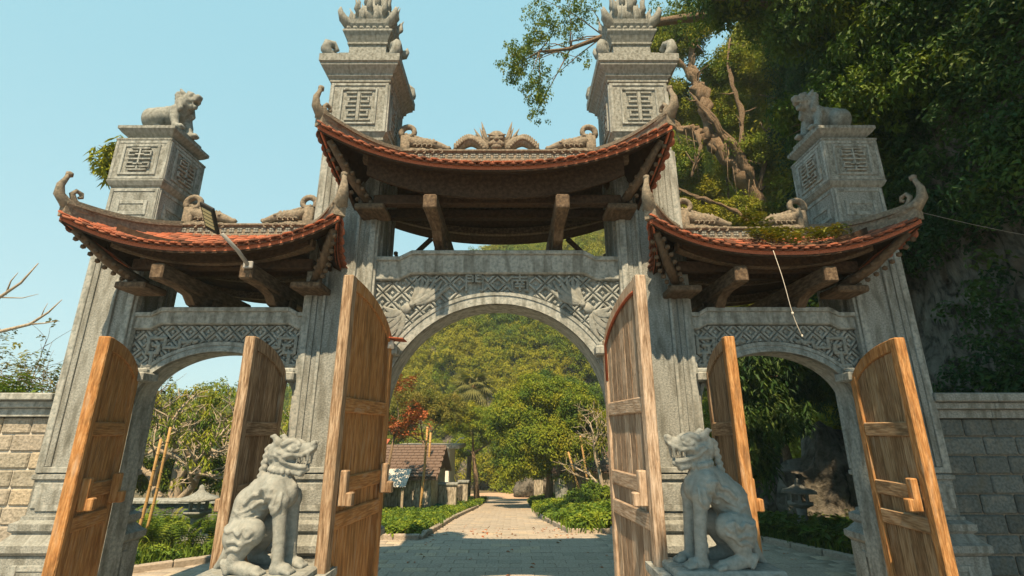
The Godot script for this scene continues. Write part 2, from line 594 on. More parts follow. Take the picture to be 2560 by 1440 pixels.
func setting() -> void:
	var poly := PackedVector2Array()
	for i in range(0, LEFT_EDGE.size(), 2): poly.append(Vector2(LEFT_EDGE[i], LEFT_EDGE[i + 1]))
	for i in range(RIGHT_EDGE.size() - 2, -1, -2): poly.append(Vector2(RIGHT_EDGE[i], RIGHT_EDGE[i + 1]))
	M.paving_shape = poly
	var s := ST()
	var xs := [-320, -150, -70, -40, -25, -16, -12, -10, -9.25, -8.5, -7.75, -7, -3.5, 0, 3.5, 7, 7.75, 8.5, 9.25, 10, 12, 16, 25, 40, 70, 150, 320]
	var zs := [60, 25, 12, 4, 0, -6, -12, -18, -24, -30, -36, -50, -80, -150, -320]
	s.set_smooth_group(0)
	for i in xs.size() - 1:
		for j in zs.size() - 1:
			var q := []
			for w in [[i, j], [i, j + 1], [i + 1, j + 1], [i + 1, j]]:
				q.append(Vector3(xs[w[0]], gy(xs[w[0]], zs[w[1]]) - 0.02, zs[w[1]]))
			quad(s, q[0], q[1], q[2], q[3])
	tag(obj("ground", s, M.soil), "", "", "", "structure")
	# the paved road: a bed sheet, then the paving stones
	s = ST()
	var zz := [34.0, 0.0, -1.5, -3.0, -4.0, -5.3, -6.0, -7.5, -9.0, -12.5, -15.0, -21.0, -27.0, -33.0]
	for j in zz.size() - 1:
		var q := []
		for e in [[0, j], [0, j + 1], [1, j + 1], [1, j]]:
			var z: float = zz[e[1]]
			var x: float = edge_at([LEFT_EDGE, RIGHT_EDGE][e[0]], z) if z < -1.6 else [-18.0, 18.0][e[0]]
			x = clampf(x, -7.0, 7.0) if z < -6.0 else x
			q.append(Vector3(x, gy(0.0, z) - 0.004, z))
		quad(s, q[0], q[1], q[2], q[3])
	var road := obj("road", s, M.paver_1)
	tag(road, "", "", "", "structure")
	var shapes := []
	for k in 5:
		s = ST()
		box(s, Vector3(rng.randf_range(-.002, .002), 0, 0), Vector3(.441 + .003 * (k % 2), .03, .292 - .003 * (k % 3)), .005)
		s.generate_normals()
		shapes.append(s.commit())
	var singles := 0
	var rest := []
	for k in 4: rest.append(ST())
	for r in 80:
		var z := 1.15 - r * 0.297
		for c in 31:
			var x := -6.75 + c * 0.447 + (0.2235 if r % 2 else 0.0)
			if not on_paving(x, z): continue
			if z < -6.0 and (x < edge_at(LEFT_EDGE, z) + .12 or x > edge_at(RIGHT_EDGE, z) - .12): continue
			var kind := rng.randi() % 4
			if rng.randf() < .5: kind = 0
			var b := Basis(Vector3.RIGHT, -0.09 if z < -6.0 else 0.0) * Basis(Vector3.UP, rng.randf_range(-.006, .006))
			b = b * Basis(Vector3.RIGHT, rng.randf_range(-.008, .008))
			var t := Transform3D(b, Vector3(x, gy(0, z) + .009 + rng.randf_range(-.003, .003), z))
			var seen_: bool = (z < -2.6 and z > -8.2 and absf(x + .1) < 2.2) or (z < -3.0 and z > -4.6 and x > 4.2 and x < 6.2)
			if seen_ and singles < 296:
				singles += 1
				put("paving_stone", shapes[rng.randi() % 5], M["paver_%d" % kind], road, t)
			else:
				rest[kind].append_from(shapes[rng.randi() % 5], 0, t)
	for k in 4:
		tag(obj("paving_stones", rest[k], M["paver_%d" % k], road), "", "", "", "stuff")
	# sandy clearing where the road ends
	s = ST()
	var ring := []
	for k in 20:
		var a := TAU * k / 20
		ring.append(Vector3(-.3 + cos(a) * (4.6 + .8 * sin(3 * a)), gy(0, -37) + .01, -36.0 + sin(a) * (4.2 + .5 * cos(2 * a))))
	for k in 20:
		for v in [Vector3(-.3, gy(0, -37) + .014, -36.0), ring[k], ring[(k + 1) % 20]]: s.add_vertex(v)
	tag(obj("sandy_ground", s, M.sand), "", "", "", "structure")
	for side in [[LEFT_EDGE, 1], [RIGHT_EDGE, -1]]:
		var holder := Node3D.new()
		holder.name = "kerb" if side[1] == 1 else "kerb_001"
		add_child(holder)
		tag(holder, "", "", "", "structure")
		var e: Array = side[0]
		for i in range(2, e.size() - 5, 2):
			var a := Vector3(e[i], 0, e[i + 1])
			var b := Vector3(e[i + 2], 0, e[i + 3])
			if a.z < -14.0: break
			var n := maxi(1, int(round((b - a).length() / .8)))
			for k in n:
				var p := a.lerp(b, (k + .5) / n)
				p.y = gy(0, p.z)
				s = ST()
				var d := (b - a).normalized()
				box(s, Vector3.ZERO, Vector3((b - a).length() / n - .012, .24, .15), .018)
				s.generate_normals()
				var bs := Basis(Vector3.UP, atan2(-d.z, d.x))
				if p.z < -6.5: bs = Basis(Vector3.RIGHT, -.09) * bs
				put("kerb_stone", s.commit(), M["paver_%d" % [1, 3][k % 2]], holder, Transform3D(bs * Basis(Vector3.RIGHT, rng.randf_range(-.03, .03)), p + Vector3(0, .02, 0)))
	var fallen := []
	for k in 110:
		var z := rng.randf_range(-9.0, -2.4)
		var x := rng.randf_range(-5.5, 6.0) if z > -5.0 else rng.randf_range(-1.9, 1.8)
		if on_paving(x, z): fallen.append([Vector3(x, gy(0, z) + .03, z), rng.randf_range(.8, 1.6), rng.randf()])
	leaves("fallen_leaves", fallen, "litter", RUST, road)
	mountain()


# the limestone cliff beside the gate and the wooded hill it grows into: rows are [x, z, height, lean back]
const RIDGE := [[15.0, 9.0, 19.0, .02], [12.6, 3.5, 22.0, .03], [10.2, -1.0, 24.0, .06], [10.4, -5.5, 25.0, .1], [11.0, -10.0, 26.0, .15], [11.3, -15.0, 28.0, .2], [11.5, -21.0, 31.0, .28], [15.0, -28.0, 32.0, .4], [14.0, -37.0, 30.0, .52], [4.0, -41.0, 31.0, .58], [-5.0, -43.0, 27.0, .62], [-14.0, -47.0, 19.5, .66], [-26.0, -58.0, 9.5, .85], [-60.0, -80.0, 7.0, .9], [-130.0, -100.0, 9.0, .9]]


func ridge(t: float) -> Array:
	var i := clampi(int(t), 0, RIDGE.size() - 2)
	var f := clampf(t - i, 0.0, 1.0)
	var o := []
	for c in 4:
		var g := func(k): return float(RIDGE[clampi(k, 0, RIDGE.size() - 1)][c])
		o.append(cubic_interpolate(g.call(i), g.call(i + 1), g.call(i - 1), g.call(i + 2), f))
	return o


func hill_point(t: float, v: float, rough := 1.0) -> Vector3:
	var r := ridge(t)
	var back := Vector3(r[0], 0, r[1] - 9.0).normalized()
	var y: float = -3.6 + v * (r[2] + 3.6)
	var off: float = v * r[2] * r[3]
	if v > .8: off += (v - .8) * 5.0 * r[2] * .18
	if t < 4.6:    # the foot of the near cliff is hollow and its upper part hangs over
		off -= 1.5 * smoothstep(.3, .5, v) * (1.0 - smoothstep(3.0, 4.6, t))
	var p := Vector3(r[0], y, r[1]) + back * off
	var q := p * .55
	var n := noise.get_noise_3d(q.x * 3, q.y * 3, q.z * 3) * .9 + noise.get_noise_3d(q.x * 1.1 + 40, q.y * .8, q.z * 1.1) * (1.6 if t < 6 else 4.0)
	var fine := noise.get_noise_3d(q.x * 11, q.y * 8, q.z * 11 + 9) * .4
	if t < 7.0: fine -= (crag.get_noise_3d(p.x, p.y * .7 + p.x * .5, p.z) + 1.0) * 1.5 + (crag.get_noise_3d(p.x * 3.1 + 5, p.y * 2.2 + p.x, p.z * 3.1) + 1.0) * .42 - .9
	return p + (back * (n + fine) + Vector3.UP * n * .3) * rough


func mountain() -> void:
	var s := ST()
	s.set_smooth_group(0)
	var cols := 380
	var rows := 110
	var t1 := float(RIDGE.size() - 1)
	var prev := []
	for i in cols + 1:
		var f := float(i) / cols
		var t := f * 6.0 / .7 if f < .7 else 6.0 + (f - .7) / .3 * (t1 - 6.0)
		var col := []
		for j in rows + 1: col.append(hill_point(t, float(j) / rows))
		if prev:
			for j in rows: quad(s, prev[j], prev[j + 1], col[j + 1], col[j])
		prev = col
	var hill := obj("hill", s, M.rock)
	tag(hill, "", "", "", "structure")


# ------------------------------------------------------------------ the gate
const PILLARS := [[-5.78, .4, false], [-2.36, .48, true], [2.36, .48, true], [5.72, .4, false]]


func sweep(s: SurfaceTool, pts: Array, w: float, h: float, y0 := 0.0) -> void:
	var prev := []
	for i in pts.size():
		var a: Vector3 = pts[maxi(i - 1, 0)]
		var b: Vector3 = pts[mini(i + 1, pts.size() - 1)]
		var d := b - a
		d.y = 0
		var n := Vector3(-d.z, 0, d.x).normalized() * w / 2.0
		var p: Vector3 = pts[i] + Vector3(0, y0, 0)
		var q := [p - n, p + n, p + n + Vector3(0, h, 0), p - n + Vector3(0, h, 0)]
		if prev:
			for k in 4:
				var k2 := (k + 1) % 4
				quad(s, prev[k], prev[k2], q[k2], q[k])
		if i == 0 or i == pts.size() - 1: face(s, q, p + (b - a) * (1.0 if i == 0 else -1.0))
		prev = q


func frame_strips(s: SurfaceTool, x0: float, x1: float, y0: float, y1: float, z: float, w: float, d: float, b := .006) -> void:
	bx(s, x0, x0 + w, y0, y1, z, z + d, b)
	bx(s, x1 - w, x1, y0, y1, z, z + d, b)
	bx(s, x0 + w, x1 - w, y0, y0 + w, z, z + d - .003, b)
	bx(s, x0 + w, x1 - w, y1 - w, y1, z, z + d - .003, b)


# the faces of a square pillar share one relief: drawn on the front, turned for the sides, each an object
func four(called: String, m: Material, parent: Node, draw: Callable, cx: float, cz: float, hw: float, sides := [0, 1, 3]) -> void:
	for k in sides:
		var one := ST()
		draw.call(one)
		one.generate_normals()
		put(called, one.commit(), m, parent, Transform3D(Basis(), -base_of(parent)) * Transform3D(Basis(Vector3.UP, PI / 2 * k), Vector3(cx, 0, cz)) * Transform3D(Basis(), Vector3(0, 0, hw)))


func emblem(s: SurfaceTool, w: float, y0: float, y1: float, outer: bool) -> void:
	var bars: Array
	if outer:
		bars = [[.1, .9, .94, 1], [.0, .42, .8, .86], [.58, 1, .8, .86], [0, .06, .68, .8], [.94, 1, .68, .8], [0, .3, .64, .70], [.7, 1, .64, .70], [.3, .7, .68, .74], [.46, .54, .26, .94], [0, 1, .47, .53], [0, .3, .3, .36], [.7, 1, .3, .36], [.3, .7, .26, .32], [0, .06, .18, .3], [.94, 1, .18, .3], [0, .42, .13, .19], [.58, 1, .13, .19], [.1, .9, 0, .06], [.46, .54, .06, .2]]
	else:
		bars = [[0, .42, .94, 1], [.58, 1, .94, 1], [.44, .56, 0, 1], [.08, .42, .79, .85], [.58, .92, .79, .85], [.08, .15, .68, .79], [.85, .92, .68, .79], [.08, .42, .62, .68], [.58, .92, .62, .68], [0, .42, .47, .53], [.58, 1, .47, .53], [.08, .42, .32, .38], [.58, .92, .32, .38], [.08, .15, .21, .32], [.85, .92, .21, .32], [.08, .42, .15, .21], [.58, .92, .15, .21], [0, .42, 0, .06], [.58, 1, 0, .06]]
	var k := 0
	for b in bars:
		k += 1
		bx(s, -w + b[0] * 2 * w, -w + b[1] * 2 * w, lerpf(y0, y1, b[2]), lerpf(y0, y1, b[3]), -.01, .024 + .0007 * (k % 4), .004)


func notched(w: float, h: float, c: float) -> PackedVector2Array:
	return P2([-w + c, -h, w - c, -h, w - c, -h + c * .5, w, -h + c * .5, w, h - c * .5, w - c, h - c * .5, w - c, h, -w + c, h, -w + c, h - c * .5, -w, h - c * .5, -w, -h + c * .5, -w + c, -h + c * .5])


func pillar(g: Node3D, cx: float, hw: float, tall: bool) -> void:
	var cz := -hw
	var s := ST()
	var top := 6.5 if tall else 5.9
	stack(s, cx, cz, [[hw + .12, hw + .12, G], [hw + .12, hw + .12, .58]])
	stack(s, cx, cz, [[hw + .12, hw + .12, .585], [hw + .17, hw + .17, .63], [hw + .17, hw + .17, .71], [hw + .13, hw + .13, .74], [hw + .06, hw + .06, .83], [hw + .1, hw + .1, .87], [hw + .1, hw + .1, .95], [hw + .03, hw + .03, .99], [hw + .03, hw + .03, 1.03], [hw, hw, 1.04], [hw, hw, 1.47], [hw + .03, hw + .03, 1.49], [hw + .03, hw + .03, 1.54], [hw - .005, hw - .005, 1.56], [hw - .005, hw - .005, top]])
	var o := obj("pillar", s, M.stone_rough, g)
	# vertical fillets round the sunk rough panels of the shaft
	var mid := .2 if tall else .1
	var ftop := top - .02 if tall else 4.86
	for x in [-hw + .05, -mid, mid, hw - .05]:
		if not tall and x == -mid: continue
		four("fillet", M.stone, o, func(q): bx(q, x - (.05 if absf(x) > mid + .01 else .024), x + (.05 if absf(x) > mid + .01 else .024), 1.565, ftop, -.02, .036, .008), cx, cz, hw)
	for sx in [-1, 1]:
		four("border_band", M.stone_rough, o, func(q): bx(q, sx * (hw - .13) - .045, sx * (hw - .13) + .045, 1.645, ftop - .01, -.02, .018, .004), cx, cz, hw)
	if tall: four("raised_band", M.stone_rough, o, func(q): bx(q, -mid + .026, mid - .026, 1.565, top - .02, -.02, .012), cx, cz, hw)
	four("shaft_sill", M.stone, o, func(q): bx(q, -hw + .03, hw - .03, 1.567, 1.64, -.02, .03, .006), cx, cz, hw)
	four("dado_panel", M.stone, o, func(q): prism(q, notched(hw - .04, .175, .07), -.02, .022, .008, Transform3D(Basis(), Vector3(0, 1.265, 0))), cx, cz, hw)
	four("base_panel", M.stone, o, func(q): frame_strips(q, -hw + .1, hw - .1, G + .2, .48, .1, .07, .035), cx, cz, hw)
	four("dado_slot", M.stone_rough, o, func(q): prism(q, notched(hw - .16, .09, .06), .01, .024, .004, Transform3D(Basis(), Vector3(0, 1.265, 0))), cx, cz, hw)
	s = ST()
	if not tall:
		stack(s, cx, cz, [[hw - .012, hw - .012, 4.9], [hw - .012, hw - .012, 5.83], [hw + .02, hw + .02, 5.86], [hw + .055, hw + .055, 5.93], [hw + .045, hw + .045, 5.95], [hw + .045, hw + .045, 6.66], [hw + .055, hw + .055, 6.67], [hw + .055, hw + .055, 6.7], [hw - .04, hw - .04, 6.705], [hw - .04, hw - .04, 6.77], [hw + .02, hw + .02, 6.82], [hw + .07, hw + .07, 6.88], [hw + .07, hw + .07, 6.93]])
		obj("upper_block", s, M.statue_old, o)
		four("panel_frame", M.stone, o, func(q): frame_strips(q, -hw + .02, hw - .02, 5.22, 5.81, -.012, .05, .022), cx, cz, hw)
		four("panel_frame", M.stone, o, func(q): frame_strips(q, -hw + .02, hw - .02, 4.92, 5.19, -.012, .05, .022), cx, cz, hw)
		four("panel_frame", M.stone, o, func(q): frame_strips(q, -hw + .1, hw - .1, 6.03, 6.58, .04, .045, .025), cx, cz, hw)
		four("panel_frame", M.stone, o, func(q): frame_strips(q, -hw - .04, hw + .04, 5.955, 6.655, .04, .05, .015), cx, cz, hw)
		for y in [5.48, 5.06]:
			four("panel_plaque", M.stone, o, func(q): frame_strips(q, -.25, .25, y - .125, y + .125, -.02, .062, .03), cx, cz, hw)
			four("panel_slot", M.statue_old, o, func(q): prism(q, notched(.19, .064, .05), -.02, -.004, .002, Transform3D(Basis(), Vector3(0, y, 0))), cx, cz, hw)
		four("longevity_emblem", M.stone, o, func(q): emblem(q, .19, 6.1, 6.51, true), cx, cz, hw + .055)
		return
	stack(s, cx, cz, [[hw - .01, hw - .01, 6.45], [hw - .01, hw - .01, 6.6], [hw - .09, hw - .09, 6.62], [hw - .09, hw - .09, 6.67], [hw - .03, hw - .03, 6.72], [hw - .03, hw - .03, 6.76], [hw + .01, hw + .01, 6.83], [hw + .01, hw + .01, 7.8], [hw + .035, hw + .035, 7.81], [hw + .035, hw + .035, 7.86], [hw + .075, hw + .075, 7.9], [hw + .075, hw + .075, 7.94], [hw + .12, hw + .12, 8.0], [hw + .17, hw + .17, 8.05], [hw + .17, hw + .17, 8.09], [hw + .2, hw + .2, 8.11], [hw + .2, hw + .2, 8.25]])
	obj("upper_block", s, M.statue_old, o)
	four("panel_frame", M.stone, o, func(q): frame_strips(q, -hw + .17, hw - .17, 6.98, 7.68, .0, .035, .04), cx, cz, hw)
	four("panel_frame", M.stone, o, func(q): frame_strips(q, -hw - .005, hw + .005, 6.84, 7.79, .0, .05, .03), cx, cz, hw)
	four("longevity_emblem", M.statue, o, func(q): emblem(q, .215, 7.05, 7.61, false), cx, cz, hw + .012)
	# finial: scrolled corners, stepped block, flaring bowl, ribbed lotus body with a bird above
	s = ST()
	stack(s, cx, cz, [[hw - .02, hw - .02, 8.25], [hw - .03, hw - .03, 8.47], [hw - .14, hw - .14, 8.475], [hw - .14, hw - .14, 8.55]])
	stack(s, cx, cz, [[.33, .33, 8.55], [.33, .33, 8.74], [.36, .36, 8.745], [.36, .36, 8.78], [.34, .34, 8.79], [.41, .41, 8.92], [.44, .44, 8.96], [.44, .44, 9.0], [.38, .38, 9.03], [.44, .44, 9.12], [.46, .46, 9.2], [.40, .40, 9.24]])
	for k in 4:
		var b := Basis(Vector3.UP, PI / 2 * k)
		for j in 7:
			var one := ST()
			ball(one, Vector3((j - 3) * .115, 9.03, .41), Vector3(.05, .045, .05), 6)
			s.append_from(one.commit(), 0, Transform3D(b, Vector3(cx, 0, cz)))
		var leaf_ := ST()
		# carved waves on the block and an upturned leaf on the corner
		for j in 5:
			var x := (j - 2) * .13
			tube(leaf_, arc(Vector3(x, 8.34, hw - .01), .07, 200, -60, 8, .015), ramp(.018, .01, 9), 5)
		b = b.rotated(Vector3.UP, 0)
		s.append_from(leaf_.commit(), 0, Transform3D(b, Vector3(cx, 0, cz)))
		var d := ST()
		var pts := [Vector3(.30, 9.1, 0), Vector3(.5, 9.14, 0), Vector3(.64, 9.22, 0), Vector3(.7, 9.33, 0), Vector3(.70, 9.42, 0)]
		tube(d, pts, [.12, .11, .085, .05, .015], 7)
		# the thick scroll on the cap's corner
		tube(d, [Vector3(.62, 8.27, 0), Vector3(.78, 8.3, 0), Vector3(.86, 8.4, 0), Vector3(.84, 8.52, 0), Vector3(.74, 8.56, 0), Vector3(.68, 8.49, 0), Vector3(.72, 8.43, 0)], [.07, .1, .1, .085, .07, .05, .03], 7)
		s.append_from(d.commit(), 0, Transform3D(Basis(Vector3.UP, PI / 2 * k + PI / 4), Vector3(cx, 0, cz)))
	lathe(s, Vector3(cx, 0, cz), [[.0, 9.98], [.2, 9.96], [.26, 9.88], [.24, 9.8], [.29, 9.72], [.37, 9.6], [.42, 9.48], [.4, 9.34], [.33, 9.25], [.3, 9.2]], 28, .035)
	for k in 30:
		var lev := k / 10
		var a := TAU * (k + .5 * lev) / 10
		var dirv := Vector3(cos(a), 0, sin(a))
		var base_ := Vector3(cx, 9.18 + .2 * lev, cz)
		var rr: float = [.36, .4, .3][lev]
		tube(s, [base_ + dirv * (rr - .05), base_ + dirv * (rr + .06) + Vector3(0, .13, 0), base_ + dirv * (rr + .05) + Vector3(0, .26, 0), base_ + dirv * (rr + .1) + Vector3(0, .37, 0)], [.05, .065, .045, .008], 6, .6)
	tube(s, [Vector3(cx, 9.9, cz), Vector3(cx + .05, 10.1, cz), Vector3(cx, 10.35, cz), Vector3(cx - .12, 10.5, cz)], [.2, .17, .11, .04], 8)
	obj("finial", s, M.statue_old, o)


func arch_y(x: float, a: float, b: float, spring: float) -> float:
	return spring + b * sqrt(maxf(0.0, 1.0 - x * x / (a * a)))


# half span w between the pillars, arch half width a, rise b
func arch_wall(g: Node3D, cx: float, w: float, a: float, b: float, spring: float, top: float, beam: float, drop: float, z0: float, z1: float, pitch: float, main: bool) -> void:
	var s := ST()
	var n := 40
	var cap := top - beam
	for i in n:
		var x0 := -a * cos(PI * i / n)
		var x1 := -a * cos(PI * (i + 1) / n)
		var y0 := arch_y(x0, a, b, spring)
		var y1 := arch_y(x1, a, b, spring)
		for z in [z0, z1]:
			var q := [Vector3(cx + x0, y0, z), Vector3(cx + x1, y1, z), Vector3(cx + x1, cap, z), Vector3(cx + x0, cap, z)]
			face(s, q, Vector3(cx, 3, (z0 + z1) / 2))
		s.set_smooth_group(0)
		quad(s, Vector3(cx + x0, y0, z0), Vector3(cx + x0, y0, z1), Vector3(cx + x1, y1, z1), Vector3(cx + x1, y1, z0))
		s.set_smooth_group(-1)
	bx(s, cx - w, cx - a, G, cap, z0, z1)
	bx(s, cx + a, cx + w, G, cap, z0, z1)
	var o := obj("arch_wall", s, M.stone, g)
	# moulded archivolt
	var ring_w := .165 if main else .125
	s = ST()
	for band in [[0.0, ring_w, .05], [0.0, .055, .075], [ring_w - .03, ring_w + .02, .065]]:
		for i in n:
			var q := []
			for e in [[i, band[0]], [i + 1, band[0]], [i + 1, band[1]], [i, band[1]]]:
				var th: float = PI * e[0] / n
				q.append(Vector3(cx - cos(th) * (a + e[1]), spring + sin(th) * (b + e[1]), z0 + band[2]))
			var back := []
			for v in q: back.append(Vector3(v.x, v.y, z0 - .02))
			quad(s, q[0], q[3], q[2], q[1])
			quad(s, back[0], q[0], q[1], back[1])
			quad(s, q[3], back[3], back[2], q[2])
	obj("archivolt", s, M.stone, o)
	# stepped beam on top of the wall
	var x1 := w * .8
	var x2 := w * .7
	s = ST()
	var bt := P2([-w, cap - drop - .02, -x1, cap - drop - .02, -x2, cap - .02, x2, cap - .02, x1, cap - drop - .02, w, cap - drop - .02, w, top - drop, x1, top - drop, x2, top, -x2, top, -x1, top - drop, -w, top - drop])
	prism(s, bt, z1 - .05, z0 + .1, .02, Transform3D(Basis(), Vector3(cx, 0, 0)))
	for e in [[-w, -x1, -drop, -drop], [-x1, -x2, -drop, 0.0], [-x2, x2, 0.0, 0.0], [x2, x1, 0.0, -drop], [x1, w, -drop, -drop]]:
		var p := P2([e[0], top + e[2] - .055, e[1], top + e[3] - .055, e[1], top + e[3] + .012, e[0], top + e[2] + .012])
		prism(s, p, z1 - .08, z0 + .14, .01, Transform3D(Basis(), Vector3(cx, 0, 0)))
	obj("lintel_beam", s, M.stone, o)
	# lattice of raised diamonds in the spandrel
	var region := PackedVector2Array()
	region.append_array([Vector2(-w + .02, spring + .35 * b), Vector2(-w + .02, cap - drop - .03), Vector2(-x1, cap - drop - .03), Vector2(-x2, cap - .03), Vector2(x2, cap - .03), Vector2(x1, cap - drop - .03), Vector2(w - .02, cap - drop - .03), Vector2(w - .02, spring + .35 * b)])
	var cut := PackedVector2Array([Vector2(-w - .5, 0)])
	for i in n + 1:
		var th := PI * i / n
		cut.append(Vector2(-cos(th) * (a + ring_w + .035), spring + sin(th) * (b + ring_w + .035)))
	cut.append(Vector2(w + .5, 0))
	var r0 := pitch / 2 - .014
	var r1 := pitch / 2 - .062
	var rows := int(2.0 / pitch)
	for j in range(-2, rows * 2):
		for i in range(-int(w / pitch) - 1, int(w / pitch) + 2):
			var c := Vector2(i * pitch + (pitch / 2 if j % 2 else 0.0), cap - (.16 if main else .12) - j * pitch / 2)
			if main and c.y > cap - .32 and c.y < cap and absf(absf(c.x) - .35) < .16: continue
			s = ST()
			var any := false
			for k in 4:
				var d0 := Vector2.from_angle(PI / 2 * k)
				var d1 := Vector2.from_angle(PI / 2 * (k + 1))
				var strip := PackedVector2Array([c + d0 * r1, c + d0 * r0, c + d1 * r0, c + d1 * r1])
				for piece in Geometry2D.intersect_polygons(strip, region):
					for bit in Geometry2D.clip_polygons(piece, cut):
						if Geometry2D.is_polygon_clockwise(bit) and bit.size() > 8: continue
						prism(s, bit, -.01, .048, .01, Transform3D(Basis(), Vector3(cx, 0, z0)))
						any = true
			var pip := PackedVector2Array()
			for k in 4: pip.append(c + Vector2.from_angle(PI / 2 * k) * .032)
			for piece in Geometry2D.intersect_polygons(pip, region):
				for bit in Geometry2D.clip_polygons(piece, cut):
					prism(s, bit, -.01, .03, .008, Transform3D(Basis(), Vector3(cx, 0, z0)))
					any = true
			if any: obj("diamond_relief", s, M.stone, o)
	# impost blocks with the pivot sockets of the doors
	for sx in [-1, 1]:
		s = ST()
		var ix: float = cx + sx * (1.56 if main else 1.05)
		var iy := 3.21 if main else 2.84
		box(s, Vector3(ix, iy, z0 + .12), Vector3(.3, .13, .34), .02)
		box(s, Vector3(ix + sx * .05, iy + .1, z0 + .05), Vector3(.26, .07, .2), .02)
		obj("impost", s, M.stone, o)
		s = ST()
		tube(s, [Vector3(ix, iy - .16, z0 + .2), Vector3(ix, iy - .05, z0 + .2)], [.035, .035], 8)
		obj("pivot_pin", s, M.metal, o)
	# carved corner ornaments
	for sx in [-1, 1]:
		s = ST()
		var t := Transform3D(Basis(Vector3(sx, 0, 0), Vector3.UP, Vector3(0, 0, 1)), Vector3(cx, 0, z0 + .045))
		var q := ST()
		if main:   # a bat with two spread wings of long feathers
			ball(q, Vector3(-1.36, 3.87, .0), Vector3(.095, .075, .045), 8, Basis(Vector3(0, 0, 1), .8))
			ball(q, Vector3(-1.28, 3.93, .015), Vector3(.055, .05, .045), 8)
			for k in 2: ball(q, Vector3(-1.265 + .03 * k, 3.965 - .03 * k, .04), Vector3(.014, .014, .014), 6)
			for wing in [[Vector3(-1.31, 3.95, 0), 62.0, 9.0, .62, .40, 1.0], [Vector3(-1.42, 3.82, 0), 262.0, 232.0, .3, .5, -1.0]]:
				for k in 6:
					var f := k / 5.0
					var l := lerpf(wing[3], wing[4], f) if wing[5] > 0 else lerpf(wing[3], wing[4], sin(f * 2.2))
					var a0 := deg_to_rad(lerpf(wing[2], wing[1], f) if wing[5] > 0 else lerpf(wing[1] - 80, wing[2] + 40, f))
					var pts := PackedVector2Array()
					var other := []
					for j in 9:
						var u := j / 8.0
						var bend: float = a0 + wing[5] * (.5 * (u - .4))
						var cp := Vector2(wing[0].x, wing[0].y) + Vector2.from_angle(bend) * l * u
						var nrm := Vector2.from_angle(bend + PI / 2) * (.016 + .034 * sin(PI * pow(u, .8)))
						pts.append(cp + nrm)
						other.append(cp - nrm)
					other.reverse()
					for v in other: pts.append(v)
					prism(q, pts, -.03, .018 + .006 * (k % 2) - .012 * f, .014)
		else:      # a square key scroll with a tail
			var lines := [[-1.08, 3.42, -.84, 3.42], [-1.08, 3.2, -1.08, 3.42], [-1.08, 3.2, -.92, 3.2], [-.92, 3.2, -.92, 3.31], [-1.0, 3.31, -.92, 3.31], [-.84, 3.28, -.84, 3.42], [-.84, 3.28, -.62, 3.28], [-.62, 3.28, -.62, 3.36], [-.62, 3.36, -.48, 3.36], [-1.0, 3.02, -1.0, 3.2], [-1.1, 3.02, -1.0, 3.02], [-1.06, 2.93, -1.06, 3.02]]
			var kk := 0
			for l in lines:
				kk += 1
				var e := .024
				bx(q, minf(l[0], l[2]) - e, maxf(l[0], l[2]) + e, minf(l[1], l[3]) - e, maxf(l[1], l[3]) + e, -.03, .024 + .0012 * (kk % 3), .005)
			for p in [[-.46, 3.38], [-.5, 3.34], [-.4, 3.37]]:
				ball(q, Vector3(p[0], p[1], .0), Vector3(.05, .035, .03), 7)
		q.generate_normals()
		s.append_from(q.commit(), 0, t)
		obj("bat_relief" if main else "key_scroll", s, M.statue, o)
	if main:
		var glyphs := {
			"gate_character": [-.35, [[.0, 1, .40, 1], [.0, .8, .40, .8], [.0, .6, .40, .6], [.0, 0, .0, 1], [.40, .6, .40, 1], [.6, 1, 1, 1], [.6, .8, 1, .8], [.6, .6, 1, .6], [.6, .6, .6, 1], [1, 0, 1, 1], [.86, .02, 1, .02]]],
			"south_character": [.34, [[.1, .86, .9, .86], [.5, .68, .5, 1], [.04, .66, .96, .66], [.04, 0, .04, .66], [.96, 0, .96, .66], [.84, .02, .96, .02], [.26, .44, .74, .44], [.26, .26, .74, .26], [.5, .04, .5, .44], [.36, .48, .36, .58], [.64, .48, .64, .58]]]}
		for name_ in glyphs:
			s = ST()
			var k := 0
			for l in glyphs[name_][1]:
				k += 1
				var e := .017
				var c: float = glyphs[name_][0] - .125
				bx(s, c + l[0] * .25 - e, c + l[2] * .25 + e, cap - .275 + l[1] * .24 - e, cap - .275 + l[3] * .24 + e, z0 - .01, z0 + .06 + .0013 * (k % 4), .006)
			obj(name_, s, M.stone_rough, o)


# ------------------------------------------------------------------ roofs
func eave_h(r: Dictionary, u: float) -> float:
	return r.ym + (r.yc - r.ym) * pow(absf(u), 2.3)


# side 0 front, 1 back, 2 left, 3 right; s along the eave, t up the slope
func roof_at(r: Dictionary, side: int, s: float, t: float) -> Vector3:
	var u := 2.0 * s - 1.0
	var e: Vector3
	var top: Vector3
	var flare := .14 * pow(absf(u), 4.0)
	if side < 2:
		var z: float = r.zf + flare if side == 0 else r.zb - flare
		e = Vector3(r.cx + u * (r.a + .0), eave_h(r, u), z)
		top = Vector3(r.get("rx", r.cx) + u * r.r, r.yr, r.zr)
	else:
		var sg := -1.0 if side == 2 else 1.0
		e = Vector3(r.cx + sg * (r.a - r.get("inset", .32) * (1.0 - u * u)), eave_h(r, u), lerpf(r.zb - .14, r.zf + .14, s))
		top = Vector3(r.get("rx", r.cx) + sg * r.r, r.yr, r.zr)
	var p := e.lerp(top, t)
	p.y -= .13 * sin(PI * t) * (1.0 - .3 * absf(u))
	return p


